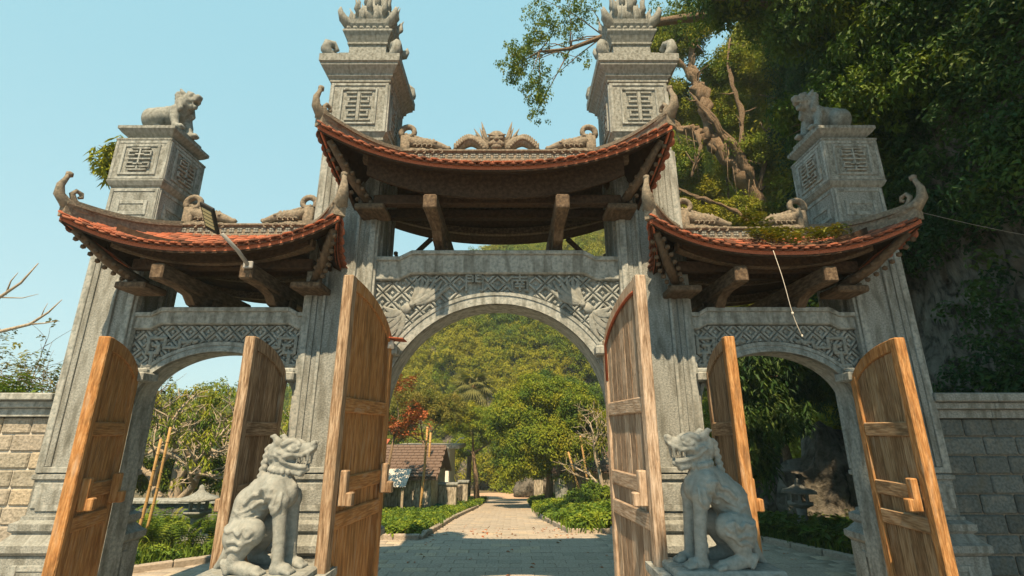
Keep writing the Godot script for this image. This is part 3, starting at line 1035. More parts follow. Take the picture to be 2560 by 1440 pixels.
func roof(g: Node3D, r: Dictionary) -> void:
	var s := ST()
	var tiles := ST()
	for side in 4:
		var n := 28 if side < 2 else 18
		for i in n:
			for j in 8:
				for lay in 2:
					var q := []
					for e in [[i, j], [i + 1, j], [i + 1, j + 1], [i, j + 1]]:
						q.append(roof_at(r, side, float(e[0]) / n, float(e[1]) / 8) - Vector3(0, .012 if lay == 0 else .1, 0))
					face(s, q, Vector3(r.cx, 0.0 if lay == 0 else 20.0, r.zr))
			var a := roof_at(r, side, float(i) / n, 0)
			var b := roof_at(r, side, float(i + 1) / n, 0)
			quad(s, a - Vector3(0, .012, 0), b - Vector3(0, .012, 0), b - Vector3(0, .1, 0), a - Vector3(0, .1, 0))
	var o := obj("roof", s, M.dark_wood, g)
	# tiles: rounded tongues, courses overlapping
	if not M.has("tile_mesh"):
		var q := ST()
		prism(q, P2([-.069, .2, -.069, .045, -.052, .014, -.022, -.004, .022, -.004, .052, .014, .069, .045, .069, .2]), 0, .02, .004)
		q.generate_normals()
		M.tile_mesh = q.commit()
	var rest := []
	for k in 4: rest.append(ST())
	for side in 4:
		var len0: float = 2 * r.a if side < 2 else r.zf - r.zb
		var up_len := (roof_at(r, side, .5, 1) - roof_at(r, side, .5, 0)).length()
		var rows := int(up_len / .105)
		for j in rows:
			var t := float(j) * .105 / up_len
			var lj := lerpf(len0, 2 * r.r if side < 2 else .05, t)
			var cols := maxi(2, int(lj / .145))
			for i in cols:
				var ss := (i + .5 + (.25 if j % 2 else -.25)) / cols
				if ss < .004 or ss > .996: continue
				var p := roof_at(r, side, ss, t)
				var ax := (roof_at(r, side, minf(ss + .02, 1), t) - roof_at(r, side, maxf(ss - .02, 0), t)).normalized()
				var ay := (roof_at(r, side, ss, minf(t + .05, 1)) - roof_at(r, side, ss, maxf(t - .02, 0.0))).normalized()
				var az := ax.cross(ay).normalized()
				if az.y < 0: az = -az
				ax = ay.cross(az)
				var b := Basis(ax, ay, az) * Basis(Vector3.RIGHT, -.12 + rng.randf_range(-.03, .03)) * Basis(Vector3.FORWARD, rng.randf_range(-.04, .04))
				b = b.orthonormalized()
				var pos := p + az * .03 - ay * (.07 if j == 0 else .02)
				var kind := [0, 0, 1, 1, 2, 3][rng.randi() % 6] as int
				if r.get("old", 0.0) > rng.randf(): kind = 2
				if j == 0:
					for low in [.028, .056]:
						rest[[1, 2][int(low > .03)]].append_from(M.tile_mesh, 0, Transform3D(b * Basis(Vector3.RIGHT, .1), pos + ax * .072 * (1.0 if low < .04 else 0.0) + ay * (.012 + low * .5) - Vector3(0, low, 0)))
				var single: bool = (side == 0 and j < r.single) or (side > 1 and j == 0 and pos.z > -.2)
				if single and tile_count < 298:
					tile_count += 1
					put("roof_tile", M.tile_mesh, M["tile_%d" % kind], o, Transform3D(b, pos - base_of(o)))
				else:
					rest[kind].append_from(M.tile_mesh, 0, Transform3D(b, pos))
	for k in 4: tag(obj("roof_tiles", rest[k], M["tile_%d" % k], o), "", "", "", "stuff")
	# layered drip tiles under the edge, then the wooden fascia
	s = ST()
	for side in 4:
		var pts := []
		for i in 29:
			var p := roof_at(r, side, i / 28.0, 0)
			p -= [Vector3(0, 0, 1), Vector3(0, 0, -1), Vector3(-1, 0, 0), Vector3(1, 0, 0)][side] * .015
			pts.append(p)
		sweep(s, pts, .04, .05, -.075)
	obj("drip_edge", s, M.tile_3, o)
	for side in 4:
		s = ST()
		var pts := []
		for i in 29:
			var f := lerpf(.09, .91, i / 28.0)
			var e := roof_at(r, side, f, 0)
			var p := roof_at(r, side, f, .24)
			p.y = e.y
			pts.append(p)
		var low: float = -.06 if side == 1 else (-.36 if r.main else -.12)
		sweep(s, pts, .05, .2 - low * .85, low)
		obj("fascia", s, M.dark_wood, o)
	# purlins under the slopes
	s = ST()
	for t in [.3, .6]:
		for side in 2:
			var pts := []
			for i in 15: pts.append(roof_at(r, side, .06 + .88 * i / 14.0, t))
			sweep(s, pts, .1, .12, -.24)
	bx(s, r.cx - r.r, r.cx + r.r, r.yr - .3, r.yr - .14, r.zr - .07, r.zr + .07)
	obj("purlin", s, M.beam_wood, o)
	# hips with upturned horns, and the ridge with its ornaments
	for sx in [-1, 1]:
		for f in [0, 1]:
			s = ST()
			var pts := []
			for i in 13:
				var t := i / 12.0
				pts.append(roof_at(r, f, 0.0 if sx < 0 else 1.0, t))
			sweep(s, pts, .15, .15, -.01)
			sweep(s, pts, .2, .04, .142)
			sweep(s, pts, .11, .05, .183)
			var c: Vector3 = pts[0]
			var h: Vector3 = pts[0] - pts[2]
			h.y = 0
			h = h.normalized()
			var prof := [[-.34, .12], [-.16, .13], [-.02, .17], [.075, .27], [.085, .40], [.05, .5], [.035, .56]]
			var hp := []
			for q in prof: hp.append(c + h * q[0] + Vector3(0, q[1], 0))
			tube(s, hp, [.085, .1, .095, .078, .055, .038, .036], 8, .8)
			ball(s, hp[-1] + Vector3(0, .02, 0) - h * .01, Vector3(.05, .05, .05), 7)
			var sc := []
			for q in [[-.2, .16], [-.1, .24], [-.06, .33], [-.1, .39], [-.16, .37], [-.17, .32], [-.135, .3]]: sc.append(c + h * q[0] + Vector3(0, q[1], 0))
			tube(s, sc, [.05, .042, .035, .032, .032, .028, .02], 6)
			obj("hip_horn" if f == 0 else "rear_hip_horn", s, M.mortar, o)
	var rx: float = r.get("rx", r.cx)
	s = ST()
	bx(s, rx - r.r, rx + r.r, r.yr - .06, r.yr + .11, r.zr - .1, r.zr + .1)
	bx(s, rx - r.r - .05, rx + r.r + .05, r.yr + .11, r.yr + .15, r.zr - .14, r.zr + .14, .01)
	bx(s, rx - r.r - .05, rx + r.r + .05, r.yr - .1, r.yr - .04, r.zr - .16, r.zr + .16, .01)
	obj("ridge", s, M.mortar, o)
	s = ST()
	var m := int(r.r * 2 / .13)
	for i in m:
		var x: float = rx - r.r + (i + .5) * .13
		for k in 4:
			var a := PI / 4 + k * PI / 2
			ball(s, Vector3(x + cos(a) * .028, r.yr + .035 + sin(a) * .028, r.zr + .1), Vector3(.026, .026, .02), 6)
	obj("flower_frieze", s, M.statue_old, o)
	for sx in [-1, 1]:
		s = ST()
		ridge_beast(s)
		s.generate_normals()
		var one := s.commit()
		var w := ST()
		w.append_from(one, 0, Transform3D(Basis(Vector3(-sx * 1.12, 0, 0), Vector3.UP * 1.1, Vector3(0, 0, 1.2)), Vector3(rx + sx * (r.r - .02), r.yr + .1, r.zr)))
		obj("ridge_dragon", w, M.mortar, o)
	if r.main:
		s = ST()
		sun_mask(s, Vector3(rx - .03, r.yr + .13, r.zr))
		obj("dragon_crest", s, M.mortar, o)
	# corner brackets studded with beads
	for sx in [-1, 1]:
		s = ST()
		var u: float = sx * (r.a - .12)
		var c := roof_at(r, 0, .5 + sx * .485, .06) + Vector3(0, -.13, -.04)
		var d := Vector3(r.cx + sx * (r.a - .62), r.ym - .32, .12)
		tube(s, [c, c.lerp(d, .5) + Vector3(0, -.06, 0), d], [.05, .07, .08], 6)
		bx(s, d.x - .22, d.x + .22, d.y - .12, d.y - .02, -.05, .42, .02)
		obj("corner_bracket", s, M.beam_wood, o)
		s = ST()
		for row in [-.11, .11]:
			for i in 9:
				var f := (i + .5) / 9.0
				var p := c.lerp(d, f) + Vector3(row * (1.0 - absf(f - .5)), -.06 - .05 * sin(PI * f), row * .5)
				ball(s, p, Vector3.ONE * .038, 7)
		obj("bead_row", s, M.beam_wood, o)


# a scroll on a post with a crouching dragon in front of it, facing +x
func ridge_beast(s: SurfaceTool) -> void:
	bx(s, -.05, .1, -.02, .34, -.07, .07, .015)
	tube(s, arc(Vector3(.06, .42, 0), .125, 215, -150, 16, .06), ramp(.05, .036, 17), 7)
	tube(s, [Vector3(.08, .26, 0), Vector3(.22, .2, 0), Vector3(.34, .2, 0), Vector3(.46, .17, 0)], [.08, .1, .105, .085], 8)
	tube(s, [Vector3(.42, .2, 0), Vector3(.56, .16, 0), Vector3(.68, .12, 0), Vector3(.72, .15, 0)], [.09, .07, .05, .03], 7)
	tube(s, [Vector3(.4, .06, 0), Vector3(.56, .04, 0), Vector3(.66, .03, 0)], [.07, .05, .03], 6)
	tube(s, [Vector3(.05, .05, 0), Vector3(.3, .06, 0), Vector3(.5, .03, 0)], [.08, .09, .06], 7)
	for k in 7:
		ball(s, Vector3(.14 + k * .055, .29 - .012 * k, .0), Vector3(.045, .045, .05), 6)
		tube(s, [Vector3(.14 + k * .055, .28, 0), Vector3(.1 + k * .055, .37 - .02 * k, 0), Vector3(.06 + k * .055, .4 - .02 * k, 0)], [.035, .025, .006], 5)
	for k in 4: tube(s, arc(Vector3(.2 + k * .13, .0, .1), .05, 160, -120, 7, .012), ramp(.024, .012, 8), 5)
	for z in [-1, 1]:
		ball(s, Vector3(.5, .2, z * .07), Vector3(.03, .025, .02), 6)
		for k in 4:
			tube(s, arc(Vector3(.2 + k * .075, .12, z * .085), .04, 180, -80, 6, .015), ramp(.02, .01, 7), 5)


func sun_mask(s: SurfaceTool, c: Vector3) -> void:
	ball(s, c + Vector3(0, .3, .02), Vector3(.16, .15, .1), 12)
	ball(s, c + Vector3(0, .17, .05), Vector3(.13, .1, .1), 10)
	ball(s, c + Vector3(0, .22, .13), Vector3(.05, .04, .05), 8)
	ball(s, c + Vector3(0, .09, .08), Vector3(.11, .05, .07), 8)
	for sx in [-1, 1]:
		ball(s, c + Vector3(sx * .085, .26, .1), Vector3(.04, .035, .035), 7)
		ball(s, c + Vector3(sx * .1, .15, .09), Vector3(.05, .045, .05), 7)
		tube(s, [c + Vector3(sx * .03, .31, .1), c + Vector3(sx * .1, .32, .1), c + Vector3(sx * .16, .36, .06)], [.02, .028, .01], 6)
		for k in 6:     # flames round the head
			var a := deg_to_rad(8 + k * 11.0)
			var d := Vector3(cos(a) * sx, sin(a), 0)
			var up := Vector3(-.02 * sx, .05, 0)
			var l := .30 + .07 * (k % 2) + k * .015
			var p := c + Vector3(sx * .06, .16, -.01)
			tube(s, [p + d * .1, p + d * l * .55 - up, p + d * l * .85, p + d * (l + .06) + up], [.06, .07, .045, .008], 6, .6)
		var ap := []     # the arching body over an open eye of sky
		for k in 11:
			var f := k / 10.0
			ap.append(c + Vector3(sx * lerpf(.16, .73, f), .04 + .2 * sin(PI * minf(f * 1.02 + .02, 1)) + .02, 0))
		tube(s, ap, [.08, .09, .1, .1, .1, .095, .09, .085, .07, .06, .05], 8)
		for k in 15:
			var f := (k + .5) / 15.0
			var q := c + Vector3(sx * lerpf(.2, .72, f), .07 + .2 * sin(PI * f) + .05, .0)
			tube(s, [q + Vector3(0, -.02, .0), q + Vector3(sx * .012, .05, .0), q + Vector3(sx * .035, .085, 0)], [.045, .036, .008], 6)
			for z in [-.06, .04, .085]:
				ball(s, q + Vector3(0, -.06 if z > .05 else -.015, z), Vector3(.036, .036, .026), 6)
	bx(s, c.x - .76, c.x + .76, c.y - .02, c.y + .035, c.z - .09, c.z + .09, .012)
	box(s, c + Vector3(0, .08, 0), Vector3(.3, .14, .12), .03)


func timbers(g: Node3D, cx: float, w: float, top: float, beam_y: float, off: float, zf: float, zb: float, size: float) -> void:
	for sx in [-1, 1]:
		var s := ST()
		var x: float = cx + sx * off
		bx(s, x - size / 2, x + size / 2, beam_y - .22, beam_y, zb, zf, .02)
		# scrolled lower edge towards the post
		prism(s, P2([0, 0, .85, 0, .62, -.05, .5, -.16, .3, -.2, .12, -.32, 0, -.34]), -size / 2 + .02, size / 2 - .02, .01, Transform3D(Basis(Vector3(0, 0, 1), Vector3.UP, Vector3(-1, 0, 0)), Vector3(x, beam_y - .218, -.5)))
		var o := obj("bracket_beam", s, M.beam_wood, g)
		s = ST()
		bx(s, x - .11, x + .11, top + .09, beam_y - .2, -.62, -.4, .015)
		stack(s, x, -.5, [[.2, .17, top + .008], [.2, .17, top + .05], [.14, .13, top + .1]])
		obj("post_block", s, M.beam_wood, o)
		s = ST()
		tube(s, [Vector3(cx + sx * (w - .05), top - .1, -.9), Vector3(x + sx * .25, beam_y + .02, -.9)], [.045, .045], 6)
		obj("diagonal_brace", s, M.beam_wood, o)
	for q in [[.3, beam_y + .16], [-.5, beam_y + .3]]:
		var s := ST()
		bx(s, cx - w, cx + w, q[1] - .1, q[1] + .06, q[0] - .07, q[0] + .07, .015)
		obj("cross_beam", s, M.dark_wood, g)


# ------------------------------------------------------------------ doors
# local x runs from the hinge to the free edge
func door(g: Node3D, hinge: Vector3, dir: Vector2, w: float, y_top: float, fall: float, rails: Array, skin: String, edge: String, head: String, label: String, latch_y: float, flip: float) -> void:
	var y0 := G + .06
	var holder := Transform3D(Basis(Vector3.UP, atan2(-dir.y, dir.x)), hinge)
	var top := func(x: float) -> float:
		var q := clampf((w - x) / (w * 1.02), 0.0, 1.0)
		return y_top - fall * (1.0 - sqrt(maxf(0.0, 1.0 - q * q)))
	var s := ST()
	var poly := PackedVector2Array()
	# curved head
	var n := 16
	for i in n + 1:
		var x := w - .02 - (w - .02) * i / n
		poly.append(Vector2(x, top.call(x)))
	for i in n + 1:
		var x := .1 + (w - .22) * i / n
		poly.append(Vector2(x, minf(top.call(clampf(x * 1.02, 0, w)) - .15, top.call(.02) + fall * .78)))
	prism(s, poly, -.04, .04, .008)
	bx(s, 0, .12, y0, top.call(.06) - .02, -.046, .046, .01)
	var o := loc("door_leaf", s, M[head + "_plank"], g)
	o.transform = Transform3D(holder.basis, holder.origin - base_of(g))
	tag(o, label)
	s = ST()
	bx(s, w - .125, w, y0, y_top, -.062, .062, .012)
	loc("free_stile", s, M[edge + "_plank"], o)
	var k := 0
	for y in rails + [y0 + .1]:
		s = ST()
		bx(s, .115, w - .12, y - .085, y + .085, -.047, .047, .012)
		loc("rail", s, M[skin + "_rail"], o)
		k += 1
	var pn := int(round((w - .22) / .19))
	for i in pn:
		var x0 := .1 + (w - .21) * i / pn
		var x1 := .1 + (w - .21) * (i + 1) / pn - .012
		s = ST()
		var z := rng.randf_range(-.003, .003)
		prism(s, PackedVector2Array([Vector2(x0, y0), Vector2(x1, y0), Vector2(x1, top.call(x1) - .08), Vector2(x0, top.call(x0) - .08)]), -.012 + z, .012 + z, .006)
		loc("plank", s, M[skin + ["_plank", "_plank_dark", "_plank_light"][rng.randi() % 3]], o)
	if skin == "pale":
		s = ST()
		var mp := []
		for i in 13:
			var x := .11 + (w - .24) * i / 12.0
			mp.append(Vector3(x, minf(top.call(clampf(x * 1.02, 0, w)) - .16, top.call(.02) + fall * .78), flip * .035))
		mp.push_front(mp[0] - Vector3(0, .5, 0))
		tube(s, mp, ramp(.02, .02, 14), 6)
		loc("red_moulding", s, M.wood_red, o)
	# brackets of the drop bar on both ends of the middle rail
	for x in ([w - .2, .12] if hinge.x < 0.0 else [w - .2]):
		s = ST()
		bx(s, x - .05, x + .05, latch_y - .2, latch_y + .16, flip * .04, flip * .13, .012)
		bx(s, x - .05, x + .05, latch_y - .2, latch_y - .06, flip * .13, flip * .2, .012)
		loc("bar_bracket", s, M[edge + "_plank"], o)


func gate() -> void:
	var g := thing("stone_gate", "grey carved stone gate of three arches with red tiled upswept roofs and open wooden doors", "gate", Vector3(0, G, 0))
	for p in PILLARS: pillar(g, p[0], p[1], p[2])
	arch_wall(g, 0.0, 1.88, 1.66, 1.63, 2.31, 4.76, .335, .1, -.15, -.68, .29, true)
	arch_wall(g, -4.08 + .05, 1.35, 1.15, .75, 2.47, 3.86, .22, .075, -.15, -.5, .26, false)
	arch_wall(g, 4.06 - .04, 1.3, 1.11, .75, 2.47, 3.86, .22, .075, -.15, -.5, .26, false)
	# slim pilasters that close the wings against the tall pillars
	roof(g, {"cx": -.02, "a": 2.5, "r": 1.66, "zf": .9, "zb": -1.9, "zr": -.46, "ym": 5.7, "yc": 6.27, "yr": 6.58, "main": true, "single": 2, "inset": .15})
	roof(g, {"cx": -3.94, "rx": -4.14, "a": 1.86, "r": 1.04, "zf": .9, "zb": -1.85, "zr": -.44, "ym": 4.48, "yc": 4.88, "yr": 5.2, "main": false, "single": 2})
	roof(g, {"cx": 3.86, "rx": 4.03, "a": 1.8, "r": 1.02, "zf": .9, "zb": -1.85, "zr": -.44, "ym": 4.43, "yc": 4.83, "yr": 5.14, "main": false, "single": 2, "old": .35})
	timbers(g, 0.0, 1.86, 4.76, 5.3, .93, .82, -1.6, .19)
	timbers(g, -3.95, 1.3, 3.86, 4.28, .6, .8, -1.5, .18)
	timbers(g, 3.9, 1.3, 3.86, 4.24, .6, .8, -1.5, .18)
	# rusty tin hood over a small lamp by the left hinge of the main doors
	var s := ST()
	box(s, Vector3(-1.47, 3.36, .14), Vector3(.34, .02, .26), .004, Basis(Vector3(0, 0, 1), -.08))
	obj("tin_hood", s, M.wood_red, g)
	s = ST()
	tube(s, [Vector3(-1.5, 3.22, .16), Vector3(-1.5, 3.34, .16)], [.06, .045], 9)
	obj("hood_lamp", s, M.white_paint, g)
	# doors: all six stand open towards the camera
	door(g, Vector3(-1.52, 0, .06), Vector2(-.17, 1.52), 1.53, 3.86, .74, [2.39, 1.54, 1.19, .3], "orange", "grey", "orange", "orange brown left leaf of the main doors", 1.54, -1)
	door(g, Vector3(1.56, 0, .06), Vector2(.16, 1.52), 1.53, 3.86, .74, [2.39, 1.54, 1.19, .3], "pale", "pale", "pale", "silvery weathered right leaf of the main doors", 1.54, 1)
	door(g, Vector3(-5.06, 0, .08), Vector2(.3, 1.03), 1.08, 3.22, .5, [2.13, 1.42, 1.08, .2], "orange", "orange", "orange", "orange outer leaf of the left side doors", 1.42, -1)
	door(g, Vector3(-2.98, 0, .08), Vector2(.0, 1.0), 1.04, 3.22, .5, [2.13, 1.42, 1.08, .2], "grey", "grey", "grey", "grey brown inner leaf of the left side doors", 1.42, 1)
	door(g, Vector3(2.98, 0, .08), Vector2(-.1, 1.0), 1.04, 3.22, .5, [2.13, 1.42, 1.08, .2], "grey", "orange", "grey", "grey inner leaf with an orange edge in the right side doors", 1.42, -1)
	door(g, Vector3(5.0, 0, .08), Vector2(-.06, 1.02), 1.06, 3.2, .56, [2.13, 1.42, 1.08, .2], "honey", "orange", "orange", "honey coloured outer leaf of the right side doors", 1.42, 1)


# ------------------------------------------------------------------ boundary walls
func wall_run(o: Node3D, x0: float, x1: float, zf: float, top: float, course: float, len_: float, proud: float, mats: Array) -> void:
	var s := ST()
	bx(s, x0, x1, G - .05, top - .02, zf - .36, zf - .03)
	obj("mortar_core", s, M.sheet if mats[0] == "block_" else M.joint, o)
	var y := top - course
	var r := 0
	while y > G - course:
		var x := x0 + (len_ * .5 if r % 2 else 0.0) - .001
		if r % 2:
			pass
		var first := true
		while x < x1 - .02:
			var l := len_ + rng.randf_range(-.05, .05)
			var xa := x if not (first and r % 2) else x0
			var xb := minf(x + l, x1)
			first = false
			if xb - xa > .08 and y + course > G:
				s = ST()
				var p := proud + rng.randf_range(-.006, .008)
				var h := course + rng.randf_range(-.012, .006)
				box(s, Vector3((xa + xb) / 2, y + course / 2, zf - .06), Vector3(xb - xa - .018, h - .016, .12 + p), .018, Basis(Vector3.UP, rng.randf_range(-.008, .008)))
				obj("stone_block", s, M[mats[0] + str(rng.randi() % mats[1])], o)
			x = xb
		y -= course
		r += 1


func walls() -> void:
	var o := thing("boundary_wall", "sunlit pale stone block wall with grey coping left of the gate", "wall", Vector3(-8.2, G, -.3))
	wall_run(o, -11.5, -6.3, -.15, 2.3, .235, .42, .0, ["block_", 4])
	for i in 6:
		var s := ST()
		var x := -6.2 - i * .88
		bx(s, x - .875, x, 2.52, 2.62, -.64, .06, .015)
		bx(s, x - .875, x, 2.42, 2.515, -.56, -.02, .012)
		bx(s, x - .875, x, 2.3, 2.415, -.52, -.08, .006)
		obj("coping_stone", s, M.stone, o)
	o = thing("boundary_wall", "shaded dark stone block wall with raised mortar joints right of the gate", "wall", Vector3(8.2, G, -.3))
	wall_run(o, 6.12, 11.6, -.15, 2.28, .25, .46, .004, ["dark_block_", 3])  # block colour itself carries part of this wall's shade
	for i in 7:
		var s := ST()
		var x := 6.1 + i * .88
		bx(s, x, x + .875, 2.5, 2.62, -.64, .08, .015)
		bx(s, x, x + .875, 2.4, 2.495, -.56, .0, .012)
		bx(s, x, x + .875, 2.28, 2.395, -.52, -.08, .006)
		obj("coping_stone", s, M.stone_rough, o)


# ------------------------------------------------------------------ statues
func mirror_bones(list: Array) -> Array:
	var o := []
	for b in list:
		o.append(b)
		var c: Array = b.duplicate()
		c[0] = Vector3(b[0].x, b[0].y, -b[0].z)
		c[1] = Vector3(b[1].x, b[1].y, -b[1].z)
		o.append(c)
	return o


func V3(x: float, y: float, z := 0.0) -> Vector3:
	return Vector3(x, y, z)


func field_at(bones: Array, p: Vector3, k: float) -> float:
	var sum := 0.0
	for b in bones:
		var ab: Vector3 = b[1] - b[0]
		var u := clampf((p - b[0]).dot(ab) / maxf(ab.length_squared(), 1e-8), 0.0, 1.0)
		sum += exp(-clampf((p - b[0] - ab * u).length() - lerpf(b[2], b[3], u), -.4, .4) / k)
	return -k * log(maxf(sum, 1e-12))


# the outer surface of a body at x, y on its +z side
func skin(bones: Array, x: float, y: float) -> Vector3:
	var z := .42
	while z > 0.0 and field_at(bones, Vector3(x, y, z), .012) > 0.0: z -= .006
	return Vector3(x, y, z)


# a carved ridge that follows the skin: points in x, y, radii from r0 to r1
func carve(into: Array, bones: Array, pts: Array, r0: float, r1: float, lift := .2) -> void:
	var prev = null
	var n := pts.size() * 3
	for i in n + 1:
		var f := float(i) / n * (pts.size() - 1)
		var k := mini(int(f), pts.size() - 2)
		var u := f - k
		var g := func(j): return pts[clampi(j, 0, pts.size() - 1)]
		var xy: Vector2 = g.call(k).cubic_interpolate(g.call(k + 1), g.call(k - 1), g.call(k + 2), u)
		var r := lerpf(r0, r1, float(i) / n) * .72
		var p := skin(bones, xy.x, xy.y) + Vector3(0, 0, r * (lift + .25))
		if prev != null: into.append([prev, p, r, r])
		prev = p


func spiral(into: Array, bones: Array, c: Vector2, r: float, turns: float, a0: float, w: float) -> void:
	var pts := []
	for i in 9: pts.append(c + Vector2.from_angle(a0 + turns * TAU * i / 8.0) * r * (1.0 - i / 9.5))
	carve(into, bones, pts, w, w * .8, .35)


# a seated guardian beast looking along +x, base at the origin, 1.27 high
func seated_beast() -> Array:
	var B := []
	B += [[V3(-.26, .36), V3(-.23, .6), .175, .17], [V3(-.23, .6), V3(.05, .8), .165, .16], [V3(.06, .79), V3(.15, .7), .165, .14], [V3(-.2, .48), V3(-.04, .68), .12, .12]]
	B += [[V3(.07, .86), V3(.09, 1.04), .13, .11], [V3(.05, 1.09), V3(.16, 1.12), .13, .12], [V3(.17, 1.12), V3(.36, 1.125), .092, .058]]
	B += [[V3(.36, 1.135), V3(.43, 1.155), .056, .04], [V3(.14, .985), V3(.32, .925), .07, .04], [V3(.32, .925), V3(.375, .935), .044, .03]]
	var S := []
	S += [[V3(.08, .76, .1), V3(.18, .64, .135), .13, .095], [V3(.18, .64, .135), V3(.22, .3, .13), .08, .06], [V3(.22, .3, .13), V3(.235, .08, .13), .06, .062], [V3(.22, .055, .13), V3(.33, .05, .13), .066, .056]]
	S += [[V3(-.23, .33, .12), V3(-.06, .37, .18), .165, .125], [V3(-.06, .37, .18), V3(-.2, .16, .19), .11, .08], [V3(-.23, .1, .2), V3(-.05, .055, .21), .07, .062], [V3(-.05, .05, .21), V3(.05, .045, .21), .064, .052]]
	var main := B + S
	var D := []
	for k in 4:
		D.append([V3(.33, .05, .075 + k * .037), V3(.395, .03, .075 + k * .037), .028, .022])
		D.append([V3(.05, .045, .155 + k * .037), V3(.115, .028, .155 + k * .037), .026, .02])
	# brow, eye, ear, nostril, lip, teeth
	carve(D, main, [Vector2(.12, 1.17), Vector2(.2, 1.205), Vector2(.27, 1.185), Vector2(.29, 1.165)], .034, .02, .5)
	D.append([skin(main, .235, 1.15), skin(main, .24, 1.15) + V3(0, 0, .004), .026, .026])
	carve(D, main, [Vector2(.19, 1.125), Vector2(.24, 1.112), Vector2(.29, 1.135)], .014, .012, .5)
	D += [[V3(.05, 1.19, .085), V3(.0, 1.25, .1), .05, .024], [V3(.0, 1.25, .1), V3(-.04, 1.25, .1), .024, .012], [V3(.425, 1.18, .022), V3(.44, 1.19, .026), .03, .026]]
	carve(D, main, [Vector2(.14, 1.055), Vector2(.22, 1.075), Vector2(.3, 1.065), Vector2(.37, 1.09), Vector2(.44, 1.125)], .02, .018, .6)
	carve(D, main, [Vector2(.13, 1.01), Vector2(.2, .985), Vector2(.29, .958), Vector2(.37, .955)], .018, .016, .6)
	for q in [[.395, 1.08, .02, .985], [.27, 1.06, .013, 1.0], [.33, 1.06, .012, 1.01]]:
		D.append([V3(q[0], q[1], .048), V3(q[0] - .004, q[3], .046), q[2], .007])
	for k in 4: D.append([V3(.29 + k * .027, .955, .04), V3(.29 + k * .027, .982, .038), .011, .007])
	carve(D, main, [Vector2(.08, 1.1), Vector2(.13, 1.085), Vector2(.17, 1.045), Vector2(.12, 1.02)], .02, .012, .5)
	carve(D, main, [Vector2(.05, 1.07), Vector2(.1, 1.05), Vector2(.12, 1.01)], .018, .012, .5)
	# curls of the beard and the mane
	for k in 9:
		var x := -.01 + k * .04
		D.append([skin(main, x, .945 - .007 * k) + V3(0, 0, .008), skin(main, x + .004, .935 - .007 * k) + V3(0, 0, .012), .024, .022])
	for k in 6: spiral(D, main, Vector2(-.035 + .006 * k, .985 + .042 * k), .024, 1.1, 0.0, .011)
	# flames on the shoulder, the flank and the haunch
	carve(D, main, [Vector2(-.2, .62), Vector2(-.12, .7), Vector2(-.05, .71), Vector2(.0, .765), Vector2(.07, .765)], .02, .02, .35)
	carve(D, main, [Vector2(-.12, .585), Vector2(-.04, .64), Vector2(.02, .64), Vector2(.07, .69), Vector2(.12, .69)], .02, .018, .35)
	carve(D, main, [Vector2(-.02, .57), Vector2(.05, .585), Vector2(.1, .55), Vector2(.17, .55), Vector2(.225, .61), Vector2(.22, .72)], .021, .018, .35)
	carve(D, main, [Vector2(.06, .61), Vector2(.11, .6), Vector2(.16, .63), Vector2(.17, .7)], .015, .014, .35)
	spiral(D, main, Vector2(.085, .735), .042, 1.3, 0.5, .014)
	spiral(D, main, Vector2(.155, .585), .03, 1.2, 2.5, .012)
	carve(D, main, [Vector2(-.38, .42), Vector2(-.28, .385), Vector2(-.21, .405), Vector2(-.14, .37), Vector2(-.09, .42), Vector2(-.03, .41)], .019, .02, .35)
	carve(D, main, [Vector2(-.3, .2), Vector2(-.2, .245), Vector2(-.13, .24), Vector2(-.06, .3), Vector2(.0, .32)], .02, .018, .35)
	carve(D, main, [Vector2(-.26, .3), Vector2(-.17, .31), Vector2(-.1, .29), Vector2(-.04, .36)], .015, .015, .35)
	spiral(D, main, Vector2(-.035, .375), .045, 1.35, 0.2, .014)
	for k in 3: carve(D, main, [Vector2(-.33 + .05 * k, .56 - .03 * k), Vector2(-.24 + .05 * k, .54 - .03 * k), Vector2(-.15 + .05 * k, .57 - .03 * k)], .007, .006, .3)
	for k in 7: D.append([V3(.155 + .004 * k, .16 + k * .055, .1 - .002 * k), V3(.15 + .004 * k, .15 + k * .055, .1), .026, .024])
	for k in 5: D.append([V3(-.3 + .014 * k, .13 - .02 * k, .245), V3(-.3 + .014 * k, .12 - .02 * k, .255), .026, .022])
	B += mirror_bones(S + D)
	for k in 8:
		var f := k / 7.0
		var p := V3(-.06, 1.14).lerp(V3(-.11, .86), minf(f * 1.6, 1.0)).lerp(V3(-.36, .62), maxf(0.0, f - .6) * 2.2)
		B.append([p + V3(-.03, 0), p + V3(-.07, -.02), .038, .026])
	B += [[V3(-.36, .28), V3(-.44, .1), .06, .055], [V3(-.44, .1), V3(-.52, .03), .055, .03], [V3(-.43, .14), V3(-.43, .38), .045, .025]]
	B += [[V3(.2, .8), V3(.245, .775), .04, .032], [V3(.24, .77), V3(.25, .765), .034, .032]]
	return B


